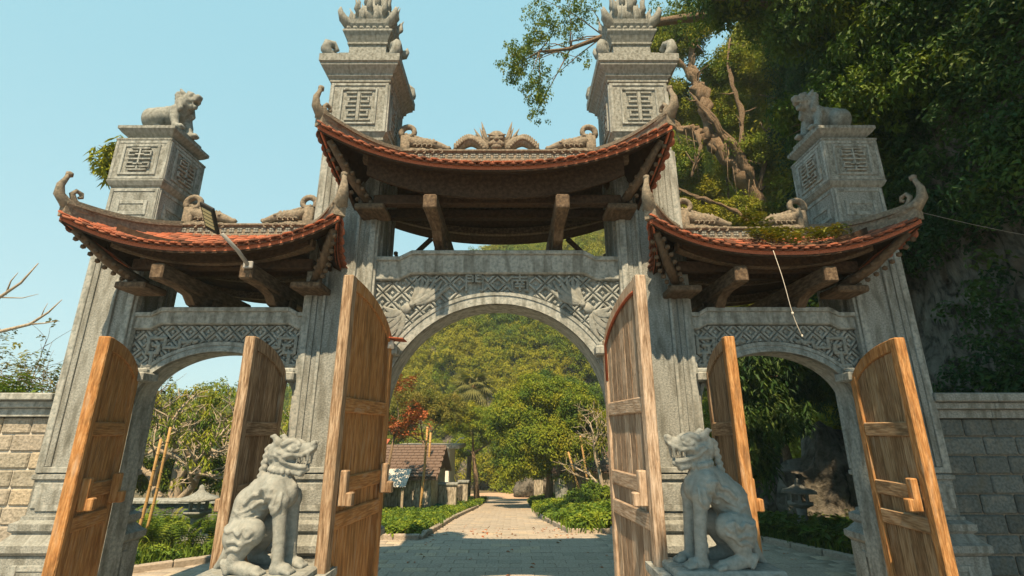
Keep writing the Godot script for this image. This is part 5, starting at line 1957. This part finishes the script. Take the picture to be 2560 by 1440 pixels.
func middle_view() -> void:
	# roadside shed with a tiled roof and a corrugated awning
	var b := gy(0, -17.6)
	var o := hip_house("roadside_shed", "stained low shed with a brown tiled roof left of the road", Vector3(-5.3, b, -18.1), 4.0, 4.6, 1.75, 1.15, "plaster", "old_roof")
	var s := ST()
	for k in 15:
		var x := -5.75 + k * .105
		for h in 2:
			var a := Vector3(x + h * .0525, .52 + (.025 if h else -.0), -15.72)
			var c := Vector3(x + (h + 1) * .0525, .52 + (.0 if h else .025), -15.72)
			var dn := Vector3(0, -.62, 1.15)
			face(s, [a, c, c + dn, a + dn], Vector3(x, -9, -15))
			face(s, [a - Vector3(0, .012, 0), c - Vector3(0, .012, 0), c + dn - Vector3(0, .012, 0), a + dn - Vector3(0, .012, 0)], Vector3(x, 9, -15))
	obj("awning", s, M.sheet, o)
	s = ST()
	bx(s, -5.7, -5.6, b + .2, -.05, -14.75, -14.66)
	bx(s, -4.35, -4.25, b + .2, -.05, -14.75, -14.66)
	obj("awning_post", s, M.pale_bark, o)
	s = ST()
	for x in [-4.7, -3.9]: bx(s, x - .13, x + .13, b, b + 1.6, -15.78, -15.7, .01)
	obj("buttress", s, M.plaster, o)
	o = thing("white_house", "whitewashed flat roofed house behind the roadside shed", "house", Vector3(-4.75, gy(0, -24), -24.2))
	s = ST()
	bx(s, -1.6, 1.35, 0, 3.2, -1.5, 1.5)
	loc("wall", s, M.white_paint, o)
	s = ST()
	bx(s, -1.9, 2.0, 3.2, 3.42, -1.8, 1.95, .02)
	bx(s, -.2, 2.3, 1.15, 1.27, .4, 2.2, .02)
	loc("roof_slab", s, M.plaster, o)
	s = ST()
	bx(s, .1, .8, .5, 1.1, 1.49, 1.53)
	loc("window", s, M.black, o)
	s = ST()
	tube(s, [Vector3(1.6, 3.42, 1.2), Vector3(1.9, 3.75, 1.2), Vector3(2.15, 3.78, 1.2)], [.03, .03, .05], 6)
	loc("lamp_arm", s, M.white_paint, o)
	o = thing("red_roof", "bit of orange red roof behind the orange leafed tree", "house", Vector3(-8.5, gy(0, -24), -24))
	s = ST()
	bx(s, -2, .8, 0, 3.0, -1.2, 1.2)
	loc("wall", s, M.plaster, o)
	s = ST()
	box(s, Vector3(-.5, 3.2, .2), Vector3(3.2, .12, 2.6), .01, Basis(Vector3.RIGHT, .35))
	loc("roof", s, M.tile_0, o)
	for q in [[-2.85, -18.2, .85, 1.15, .55, "broad concrete gate post beside the shed, nearest the road"], [-2.45, -21.8, .5, 1.25, .5, "narrow dark gate post farther along the left verge"]]:
		o = thing("gate_post", q[5], "post", Vector3(q[0], gy(0, q[1]), q[1]))
		s = ST()
		bx(s, -q[2] / 2, q[2] / 2, -.1, q[3], -q[4] / 2, q[4] / 2, .02)
		loc("shaft", s, M.plaster, o)
		s = ST()
		bx(s, -q[2] / 2 - .06, q[2] / 2 + .06, q[3], q[3] + .1, -q[4] / 2 - .06, q[4] / 2 + .06, .02)
		loc("cap", s, M.stone_rough, o)
	o = thing("iron_fence", "dark iron railing between the two roadside gate posts", "fence", Vector3(-2.65, gy(0, -20), -20))
	s = ST()
	for k in 13: tube(s, [Vector3(-.15 + .3 * k / 12.0, .05, 1.5 - 3.0 * k / 12.0), Vector3(-.15 + .3 * k / 12.0, 1.0, 1.5 - 3.0 * k / 12.0)], [.02, .02], 4)
	for y in [.2, .9]: tube(s, [Vector3(-.15, y, 1.5), Vector3(.15, y, -1.5)], [.02, .02], 4)
	loc("bars", s, M.black, o)
	o = thing("plastic_basket", "small green plastic basket in the grass before the shed", "basket", Vector3(-3.15, gy(0, -17.2), -17.0))
	s = ST()
	lathe(s, Vector3.ZERO, [[.22, .36], [.24, .36], [.23, .3], [.17, .0], [0, 0]], 10)
	loc("tub", s, M.green_plastic, o)
	pole("tall bamboo prop left of the road, nearer of two by the shed", Vector3(-3.55, gy(0, -14.7), -14.7), Vector3(-3.4, 2.3, -14.7), .06)
	pole("tall bamboo prop left of the road, farther of two by the shed", Vector3(-3.75, gy(0, -17.0), -17.0), Vector3(-3.62, 2.05, -17.0), .06)
	pole("leaning bamboo prop right of the road, the shorter one", Vector3(3.6, gy(0, -18), -18.0), Vector3(2.95, 1.15, -18.0), .06)
	pole("leaning bamboo prop right of the road, the taller one", Vector3(4.0, gy(0, -18), -18.4), Vector3(3.62, 1.9, -18.4), .06)
	# trees along the road
	var y1 := gy(0, -13)
	tree("orange_leaf_tree", "slender tree with rusty orange leaves left of the road", Vector3(-4.9, y1, -13.5), [Vector3(-4.9, y1, -13.5), Vector3(-4.7, .6, -13.5), Vector3(-4.5, 2.0, -13.5)], [.1, .07, .04], [[Vector3(-4.5, 3.4, -13.5), Vector3(.8, 1.1, .7), 16], [Vector3(-3.5, 2.4, -13.5), Vector3(.7, .45, .6), 16], [Vector3(-4.6, 1.9, -13.5), Vector3(1.1, .6, .7), 20]], "herb", RUST, 4, .9, .16, .62)
	tree("green_sapling", "yellow green young tree behind the rusty tree left of the road", Vector3(-5.0, gy(0, -22), -22), [Vector3(-5, gy(0, -22), -22), Vector3(-4.8, 1.6, -22)], [.12, .07], [[Vector3(-5.2, 3.4, -22), Vector3(1.4, 1.2, 1), 60], [Vector3(-3.4, 3.1, -22), Vector3(1.1, .9, 1), 50], [Vector3(-6.6, 2.6, -22), Vector3(1.2, 1.2, 1), 40]], "clump", OLIVE, 6, .5, .2, .6)
	var y2 := gy(0, -24)
	tree("roadside_tree", "mid green broad leaf tree over the left side of the road end", Vector3(-1.9, y2, -25), [Vector3(-1.9, y2, -25), Vector3(-2.0, -.6, -25), Vector3(-2.2, .9, -25)], [.2, .15, .1], [[Vector3(-2.3, 2.6, -25), Vector3(1.5, 1.0, 1.1), 75], [Vector3(-.7, 2.0, -25), Vector3(1.1, 1.0, 1.0), 50], [Vector3(-3.0, .9, -28.5), Vector3(.9, .7, .7), 26]], "clump", LIME, 8, .54, .2, .66)
	tree("bushy_tree", "big dense yellow green tree over the right side of the road", Vector3(2.1, gy(0, -20), -20.5), [Vector3(2.1, gy(0, -20), -20.5), Vector3(2.2, -.4, -20.4), Vector3(2.0, 1.4, -20.4)], [.24, .18, .13], [[Vector3(1.9, 3.9, -20.4), Vector3(1.5, 1.2, 1.2), 110], [Vector3(3.6, 3.0, -20), Vector3(1.2, 1.4, 1.2), 90], [Vector3(.2, 2.6, -20.2), Vector3(1.3, 1.4, 1.2), 100], [Vector3(1.8, 1.6, -19.6), Vector3(1.6, 1.3, 1.1), 120], [Vector3(3.3, 1.2, -19.7), Vector3(1.2, 1.0, 1), 60], [Vector3(1.0, .3, -20), Vector3(1.1, .8, .9), 60], [Vector3(4.6, 2.2, -20.6), Vector3(1.0, 1.1, 1), 50]], "clump", LIME, 9, .6, .2, .66)
	tree("second_roadside_tree", "darker tree behind the big yellow green tree at the road end", Vector3(3.6, gy(0, -27), -28), [Vector3(3.6, gy(0, -27), -28), Vector3(3.4, 0, -28), Vector3(3.2, 2, -28)], [.2, .15, .1], [[Vector3(3.0, 4.2, -28), Vector3(2, 1.8, 1.5), 70], [Vector3(.6, 3.2, -29), Vector3(1.6, 1.8, 1.3), 60], [Vector3(5.2, 3.6, -28), Vector3(1.6, 1.8, 1.3), 60], [Vector3(4.5, 1.0, -27), Vector3(1.5, 1.2, 1), 50], [Vector3(.3, .6, -29.5), Vector3(1.2, 1.4, 1), 50]], "clump", GREEN, 8, .75, .25, .55)
	branchy("bare_frangipani", "leafless grey frangipani right of the road", Vector3(4.25, gy(0, -16), -16.0), [Vector3(-.12, 1, 0), Vector3(.2, 1, .1)], 1.9, .12, 4, "pale_bark", 60, "long", OLIVE, .6, .3)
	# fan palm
	o = thing("fan_palm", "fan palm with drooping pale fronds before the hill", "palm", Vector3(-2.9, gy(0, -30), -30))
	s = ST()
	tube(s, [Vector3(-2.9, gy(0, -30), -30), Vector3(-2.8, 1.5, -30), Vector3(-2.7, 5.0, -30)], [.2, .16, .15], 8)
	obj("trunk", s, M.bark, o)
	var pl := []
	s = ST()
	for k in 34:
		var a := TAU * k * .381
		var el := lerpf(1.2, -.9, k / 33.0)
		var d := Vector3(cos(a) * cos(el), sin(el), sin(a) * cos(el))
		var hub := Vector3(-2.7, 5.1, -30)
		var tip := hub + d * 1.05
		tube(s, [hub, hub + d * .6 + Vector3(0, .06, 0), tip], [.03, .02, .015], 4)
		var bs := Basis(Vector3.UP, -a) * Basis(Vector3(0, 0, 1), el - .5)
		pl.append([tip, rng.randf_range(.95, 1.25), (.6 if el > -.3 else .95) + rng.randfn() * .08, bs])
	obj("stalk", s, M.bamboo, o)
	leaves("fronds", pl, "fan", [[.10, .12, .03], [.2, .21, .07], [.3, .3, .13]], o, "leaf_soft")
	# things on the right verge
	o = thing("mossy_stump", "stubby stone pillar overgrown with creeper right of the road", "pillar", Vector3(2.72, gy(0, -20), -19.6))
	s = ST()
	tube(s, [Vector3(0, -.1, 0), Vector3(.03, .6, 0), Vector3(-.02, 1.15, 0), Vector3(0, 1.5, 0)], [.42, .36, .34, .26], 9)
	loc("shaft", s, M.statue_old, o)
	leaves("creeper", crown_places([[Vector3(2.72, gy(0, -20) + 1.2, -19.6), Vector3(.42, .5, .42), 26]], 4, .55, .1, .5), "herb", LIME, o)
	o = thing("stone_post", "pale square stone post with a flat cap at the right road end", "post", Vector3(1.95, gy(0, -27), -27.5))
	s = ST()
	bx(s, -.3, .3, -.1, 1.5, -.3, .3, .02)
	loc("shaft", s, M.plaster, o)
	s = ST()
	stack(s, 0, 0, [[.34, .34, 1.5], [.45, .45, 1.6], [.45, .45, 1.68], [.25, .25, 1.8]])
	loc("cap", s, M.old_roof, o)
	hip_house("hill_house", "half hidden house with a dusty red roof behind the right trees", Vector3(5.2, gy(0, -30), -31.5), 4.2, 4.0, 2.1, 1.1, "plaster", "old_roof")
	for q in [[4.3, -19.5, .95, "rounded grey boulder on the right verge"], [2.0, -37.0, 1.5, "pale boulder at the right of the hollow where the road ends"]]:
		o = thing("boulder", q[3], "rock", Vector3(q[0], gy(0, q[1]), q[1]))
		s = ST()
		rock(s, Vector3(0, q[2] * .35, 0), Vector3(q[2], q[2] * .85, q[2] * .8))
		loc("stone", s, M.rock, o)
	var in_mid_left := func():
		var z := rng.randf_range(-17.5, -6.1)
		var x := rng.randf_range(-5.4, -1.7)
		if x > edge_at(LEFT_EDGE, z) - .12: return null
		return Vector3(x, gy(x, z), z)
	ground_cover("verge_grass", "herb", LIME, 5200, in_mid_left, .72, .45)
	var in_mid_left2 := func():
		var z := rng.randf_range(-30, -17.5)
		var x := rng.randf_range(-3.4, -1.2)
		if x > edge_at(LEFT_EDGE, z) - .05: return null
		return Vector3(x, gy(x, z), z)
	ground_cover("verge_grass", "herb", LIME, 1500, in_mid_left2, .8, .4)
	var in_mid_right := func():
		var z := rng.randf_range(-27.0, -7.6)
		var x := rng.randf_range(1.1, 6.5)
		if x < edge_at(RIGHT_EDGE, z) + .12: return null
		return Vector3(x, gy(x, z) + rng.randf() * .25 * smoothstep(0, 1.5, x - edge_at(RIGHT_EDGE, z)), z)
	ground_cover("verge_herbs", "herb", LIME, 9000, in_mid_right, .95, .45)
	ground_cover("verge_tufts", "grass", LIME, 4200, in_mid_right, 1.2, .45)
	tree("verge_bush", "waist high bush on the right verge by the road", Vector3(2.9, gy(0, -14), -14.5), [Vector3(2.9, gy(0, -14), -14.5), Vector3(2.9, -.8, -14.5)], [.04, .03], [[Vector3(2.9, -.75, -14.5), Vector3(.7, .4, .6), 36], [Vector3(3.8, -.6, -15.5), Vector3(.8, .5, .6), 36]], "bush", LIME, 6, .42, .12, .4, "bark", "leaf", false)


func rock(s: SurfaceTool, c: Vector3, r: Vector3) -> void:
	var n := 14
	var grid := []
	for i in n + 1:
		var row := []
		for k in n * 2:
			var a := PI * i / n
			var f := TAU * k / (n * 2)
			var d := Vector3(sin(a) * cos(f), cos(a), sin(a) * sin(f))
			var w := 1.0 + noise.get_noise_3dv(d * 9.0 + c * 7.0 + r * 31.0) * .5 + noise.get_noise_3dv(d * 26.0 + r * 11.0) * .16
			row.append(c + d * r * w)
		grid.append(row)
	s.set_smooth_group(0)
	for i in n:
		for k in n * 2:
			var k2 := (k + 1) % (n * 2)
			quad(s, grid[i][k], grid[i][k2], grid[i + 1][k2], grid[i + 1][k])
	s.set_smooth_group(-1)


func right_arch_view() -> void:
	lantern("small pale stone lantern in the shade under the cliff through the right arch", Vector3(7.7, G, -6.7), 1.35, "statue")
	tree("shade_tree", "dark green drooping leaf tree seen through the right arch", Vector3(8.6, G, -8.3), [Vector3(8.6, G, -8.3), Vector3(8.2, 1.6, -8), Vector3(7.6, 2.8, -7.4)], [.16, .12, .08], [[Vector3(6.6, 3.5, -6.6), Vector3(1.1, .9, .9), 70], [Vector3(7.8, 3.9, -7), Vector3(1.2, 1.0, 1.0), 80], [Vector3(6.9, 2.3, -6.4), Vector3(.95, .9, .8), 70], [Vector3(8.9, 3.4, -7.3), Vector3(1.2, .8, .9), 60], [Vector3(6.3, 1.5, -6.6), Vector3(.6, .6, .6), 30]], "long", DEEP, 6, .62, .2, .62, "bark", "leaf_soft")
	for q in [[9.4, -7.9, 1.5, "dark mossy boulder at the cliff foot behind the right arch, larger one"], [8.3, -9.6, 1.2, "dark mossy boulder left of the lantern behind the right arch"], [9.8, -5.6, .9, "dark boulder beside the right arch garden, nearest the wall"]]:
		var o := thing("boulder", q[3], "rock", Vector3(q[0], G, q[1]))
		var s := ST()
		rock(s, Vector3(0, q[2] * .4, 0), Vector3(q[2], q[2] * 1.1, q[2] * .8))
		loc("stone", s, M.rock, o)
	var in_right := func():
		var x := rng.randf_range(3.0, 10.5)
		var z := rng.randf_range(-10.0, -2.2)
		if on_paving(x - .12, z + .12): return null
		return Vector3(x, gy(x, z), z)
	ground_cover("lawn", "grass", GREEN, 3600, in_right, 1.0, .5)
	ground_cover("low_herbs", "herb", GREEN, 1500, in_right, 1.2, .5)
	var pl := []
	for k in 26:
		var c := Vector3(rng.randf_range(6.2, 9.6), G + .05, rng.randf_range(-7.4, -3.6))
		if on_paving(c.x - .4, c.z + .4): continue
		for j in 7: pl.append([c, rng.randf_range(.4, .7), .45 + rng.randfn() * .2, Basis(Vector3.UP, rng.randf() * TAU) * Basis(Vector3(0, 0, 1), rng.randf_range(.2, .8))])
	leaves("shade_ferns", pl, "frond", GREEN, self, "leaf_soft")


# ------------------------------------------------------------------ cliff and hill
func cliff_trees() -> void:
	# bushes that cover the near cliff; bare rock shows low down by the wall
	var pl := []
	var pale := []
	for k in 34000:
		var t := rng.randf_range(.2, 7.2)
		var v := rng.randf()
		var p := hill_point(t, v)
		var bare := noise.get_noise_3d(p.x * 2.2 + 70, p.y * 1.6, p.z * 2.2) + (.3 if v < .36 and t < 3.4 else -.3)
		if bare > .12 + rng.randfn() * .1: continue
		var f := .45 + noise.get_noise_3dv(p * 2.5) * .5 + rng.randfn() * .15
		var q := p + Vector3(-.3 + rng.randfn() * .3, rng.randfn() * .3, .1 + rng.randfn() * .3)
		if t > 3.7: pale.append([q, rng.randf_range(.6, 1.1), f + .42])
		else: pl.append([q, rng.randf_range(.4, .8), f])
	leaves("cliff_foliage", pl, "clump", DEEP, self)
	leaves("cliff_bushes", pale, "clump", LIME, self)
	# rounded crowns of the wood on the hill behind
	pl = []
	for k in 1900:
		var t := rng.randf_range(6.2, 10.0) if k % 5 < 3 else rng.randf_range(10.0, 13.2)
		var v := pow(rng.randf(), .8)
		var c := hill_point(t, v)
		var bare := noise.get_noise_3d(c.x * 1.1 + 20, c.y * .9, c.z * 1.1)
		if bare > .42: continue
		var r := rng.randf_range(.9, 2.4)
		var f := .74 + noise.get_noise_3dv(c * .9 + Vector3(9, 0, 0)) * .6 + rng.randfn() * .2
		var toward := (Vector3(0, 8, 7) - c).normalized()
		for j in 24:
			var d := (Vector3(rng.randfn(), rng.randfn(), rng.randfn()).normalized() + toward * .7 + Vector3.UP * .4).normalized()
			pl.append([c + d * r * rng.randf_range(.7, 1.05), rng.randf_range(.7, 1.25), f + rng.randfn() * .1 + d.y * .12])
	leaves("hill_wood", pl, "clump", LIME, self)
	# gnarled old tree clinging to the cliff
	var o := thing("gnarled_tree", "gnarled half bare tree with thick twisted boughs on the cliff", "tree", Vector3(11.0, 8.0, -11.5))
	var s := ST()
	var path := [[11.6, 8.4, -11.6, .55], [10.3, 11.4, -11.3, .5], [9.4, 13.0, -11.0, .46], [8.5, 13.9, -11.0, .42], [7.9, 14.3, -11.0, .36], [7.2, 14.6, -11.0, .28], [6.7, 15.6, -11.1, .17], [6.4, 16.6, -11.1, .09], [6.2, 17.3, -11.1, .03]]
	var bend := func(list: Array):
		var pts := []
		var rr := []
		var n := list.size()
		for i in n - 1:
			for j in 6:
				var f := j / 6.0
				var q := []
				for c in 4: q.append(cubic_interpolate(list[i][c], list[i + 1][c], list[maxi(i - 1, 0)][c], list[mini(i + 2, n - 1)][c], f))
				var w: float = maxf(q[3] * .62, .012)
				pts.append(Vector3(q[0], q[1], q[2]) + Vector3(rng.randfn(), rng.randfn(), rng.randfn()) * w * .3)
				rr.append(w * rng.randf_range(.7, 1.3))
		for strand in [Vector3.ZERO, Vector3(.6, .5, .3), Vector3(-.5, -.6, .4)]:
			var p2 := []
			var r2 := []
			for i in pts.size():
				var off: Vector3 = strand.rotated(Vector3(0, 0, 1), i * .22) * rr[i]
				p2.append(pts[i] + off)
				r2.append(rr[i] * (1.0 if strand == Vector3.ZERO else .55) * rng.randf_range(.85, 1.15))
			tube(s, p2, r2, 8)
		for k in 5:
			var i := rng.randi_range(3, pts.size() - 1)
			var d := Vector3(rng.randfn(), rng.randfn() + .3, rng.randfn() * .4).normalized()
			tube(s, [pts[i], pts[i] + d * .35, pts[i] + d * .7 + Vector3(rng.randfn(), rng.randfn(), 0) * .15], [.045, .03, .01], 5)
	bend.call(path)
	bend.call([[10.3, 11.4, -11.2, .35], [9.8, 12.6, -10.8, .3], [9.0, 13.9, -10.6, .25], [8.1, 15.3, -10.5, .12], [7.7, 16.0, -10.5, .04]])
	bend.call([[8.5, 13.9, -10.9, .3], [8.45, 15.2, -10.9, .34], [8.3, 16.6, -10.9, .32], [8.1, 17.6, -10.9, .24], [8.5, 19.2, -11, .14], [8.9, 20.8, -11, .05]])
	bend.call([[8.3, 16.4, -10.9, .2], [7.7, 17.7, -10.9, .14], [7.2, 18.4, -10.9, .05]])
	bend.call([[8.0, 14.2, -10.8, .2], [7.9, 13.2, -10.6, .12], [7.4, 11.8, -10.6, .05]])
	bend.call([[9.6, 12.8, -10.8, .2], [9.9, 15.0, -10.7, .16], [9.6, 17.0, -10.6, .12], [9.9, 19.0, -10.6, .05]])
	bend.call([[10.4, 11.6, -11, .2], [10.9, 14.0, -10.7, .16], [11.6, 16.0, -10.6, .1], [11.9, 18, -10.6, .04]])
	bend.call([[9.8, 9.6, -10.6, .18], [8.7, 10.4, -10.3, .13], [7.5, 10.8, -10.2, .1], [6.6, 11.3, -10.2, .03]])
	bend.call([[10.6, 8.0, -10.6, .16], [9.4, 8.2, -10.3, .13], [8.4, 8.0, -10.2, .09]])
	obj("trunk", s, M.bark, o)
	s = ST()
	for k in 9:
		var a := Vector3(rng.randf_range(6.6, 10.4), 0, -10.6)
		a.y = lerpf(15.4, 11.6, (a.x - 6.6) / 3.8) + rng.randf_range(-.6, 0)
		var l := rng.randf_range(.7, 2.6)
		tube(s, [a, a + Vector3(rng.randfn() * .15, -l * .5, .1), a + Vector3(rng.randfn() * .25, -l, .1)], [.014, .01, .005], 4)
	obj("aerial_roots", s, M.bark, o)
	leaves("crown", crown_places([[Vector3(8.3, 19.6, -11.4), Vector3(1.5, 1.3, 1), 60], [Vector3(7.0, 18.4, -11.4), Vector3(.9, .9, .8), 26], [Vector3(9.9, 17.6, -11.2), Vector3(1.2, 1.0, .8), 34], [Vector3(9.3, 15.2, -11.6), Vector3(.9, .8, .5), 26], [Vector3(7.4, 12.8, -11.4), Vector3(.9, .9, .5), 26], [Vector3(10.2, 13.2, -10.8), Vector3(.7, .6, .4), 14], [Vector3(7.4, 16.6, -11.6), Vector3(.8, .7, .5), 18], [Vector3(11.4, 17, -11), Vector3(1.2, 1.2, .8), 34]], 6, .55, .22, .7), "clump", LIME, o, "leaf_soft")
	tree("ledge_bush", "sunlit yellow green bushes on the ledge below the gnarled tree", Vector3(9.0, 7.0, -12.2), [Vector3(9.6, 6.0, -12.8), Vector3(9.0, 8.2, -12.2)], [.12, .08], [[Vector3(7.7, 10.0, -11.6), Vector3(1.4, 1.2, .7), 80], [Vector3(9.6, 10.2, -11.4), Vector3(1.3, 1.0, .7), 70], [Vector3(6.9, 12.6, -11.8), Vector3(.9, .9, .6), 40], [Vector3(10.3, 13.2, -12), Vector3(.9, .8, .6), 36], [Vector3(8.2, 12.0, -12), Vector3(.9, .6, .5), 30], [Vector3(7.4, 16.2, -12), Vector3(1, .9, .6), 40], [Vector3(9.6, 16.0, -12.2), Vector3(1, .8, .6), 40], [Vector3(7.4, 7.4, -12), Vector3(1.1, 1.2, .8), 60], [Vector3(9.2, 6.7, -11.6), Vector3(1.7, 1.1, .9), 70]], "clump", LIME, 11, .5, .24, .9, "bark", "leaf_soft")
	# branch that hangs into the sky between the two tall pillars
	o = thing("overhanging_branch", "leafy branch hanging into the sky left of the right tall pillar", "branch", Vector3(8.5, 14.5, -5.0))
	s = ST()
	var main := [Vector3(9.6, 14.6, -5.2), Vector3(7.0, 14.5, -5.0), Vector3(4.6, 13.9, -4.8), Vector3(2.9, 13.2, -4.6), Vector3(1.9, 12.65, -4.5), Vector3(1.0, 12.55, -4.5), Vector3(.5, 12.2, -4.5)]
	tube(s, main, [.22, .17, .12, .075, .05, .03, .01], 7)
	var spots := [[.55, 12.5, 20], [.35, 11.9, 22], [.95, 13.0, 20], [1.5, 13.5, 15], [.75, 11.45, 16], [.95, 11.0, 13], [.9, 10.6, 9], [2.0, 13.5, 12], [2.5, 14.1, 12], [1.1, 14.0, 14], [.4, 12.2, 10], [1.75, 12.7, 5], [1.9, 14.5, 14], [2.2, 12.3, 4], [1.2, 11.6, 5]]
	for q in spots:
		var c := Vector3(q[0], q[1], -4.5 + rng.randfn() * .25)
		var a: Vector3 = main[3 + rng.randi() % 3]
		tube(s, [a, a.lerp(c, .5) + Vector3(.05, .1, .0), c], [.022, .014, .005], 4)
	obj("bough", s, M.bark, o)
	pl = []
	for q in spots:
		for k in q[2] * 2: pl.append([Vector3(q[0] + rng.randfn() * .2, q[1] + rng.randfn() * .19, -4.5 + rng.randfn() * .3), rng.randf_range(.2, .36), .5 + rng.randfn() * .2])
	for k in 120:
		var x := rng.randf_range(4.6, 8.0)
		pl.append([Vector3(x, 15.0 + rng.randfn() * .5 + (x - 4.0) * .1, -5 + rng.randfn() * .5), rng.randf_range(.25, .5), .45 + rng.randfn() * .2])
	leaves("foliage", pl, "bush", LIME, o, "leaf_soft")
	# evergreen trees that lean out from the cliff over the right side of the gate
	tree("overhanging_tree", "dark leafy tree drooping from the cliff above the right side roof", Vector3(10.8, 8.0, -3.0), [Vector3(10.8, 8, -3), Vector3(9.8, 10.5, -2.8), Vector3(8.6, 12.2, -2.6)], [.25, .2, .14], [[Vector3(6.6, 12.8, -3), Vector3(1.5, .9, 1.1), 90], [Vector3(8.2, 12.9, -2.6), Vector3(1.5, 1.1, 1.2), 100], [Vector3(9.4, 12.0, -2), Vector3(1.3, 1.2, 1.2), 200], [Vector3(7.5, 11.6, -2.6), Vector3(1.0, .8, .8), 60], [Vector3(5.9, 13.5, -3.2), Vector3(.8, .5, .8), 26], [Vector3(9.0, 10.5, -2.3), Vector3(1.2, .9, 1.0), 150], [Vector3(9.0, 9.2, -2.6), Vector3(1.4, .8, 1.6), 230], [Vector3(8.1, 9.7, -3.6), Vector3(1.0, .7, 1.0), 60]], "bush", GREEN, 7, .5, .2, .42, "bark", "leaf_soft")
	tree("canopy_tree", "tall tree leaning from the cliff whose canopy shades the right pillar and wall", Vector3(11.8, 6.0, 2.0), [Vector3(11.8, 6, 2), Vector3(10.5, 9, 3), Vector3(8.6, 10.8, 4)], [.3, .24, .16], [[Vector3(5.7, 11.6, 2.4), Vector3(.85, .8, .9), 130], [Vector3(5.7, 10.6, 3.6), Vector3(.85, .6, .8), 100], [Vector3(5.75, 9.9, 4.8), Vector3(.9, .6, 1.0), 110], [Vector3(5.8, 9.3, 6.2), Vector3(.9, .6, 1.0), 90], [Vector3(6.5, 10.6, 4.2), Vector3(1.2, .8, 1.8), 90], [Vector3(8.2, 10.8, 4.2), Vector3(1.5, .9, 2.2), 110], [Vector3(10.0, 10.4, 3.4), Vector3(1.5, 1.0, 2.2), 100], [Vector3(6.6, 9.7, 6.4), Vector3(1.4, .7, 1.4), 90], [Vector3(8.8, 9.4, 6.6), Vector3(1.6, .8, 1.5), 90], [Vector3(6.2, 12.4, 2.4), Vector3(1.1, .8, 1.0), 50]], "bush", GREEN, 8, .62, .24, .4, "bark", "leaf_soft")
	tree("forecourt_tree", "leafy tree on the forecourt whose shade falls across the right lion", Vector3(4.6, G, 11.5), [Vector3(4.6, G, 11.5), Vector3(4.4, 4, 11), Vector3(3.8, 7.4, 10)], [.3, .22, .15], [[Vector3(1.95, 10.2, 8.2), Vector3(.75, .55, .5), 70], [Vector3(2.7, 9.8, 8.6), Vector3(.7, .5, .6), 40], [Vector3(3.6, 9.8, 9.8), Vector3(1.6, .9, 1.4), 80], [Vector3(2.1, 10.4, 9.4), Vector3(.8, .8, 1.0), 55]], "bush", GREEN, 8, .55, .2, .4)
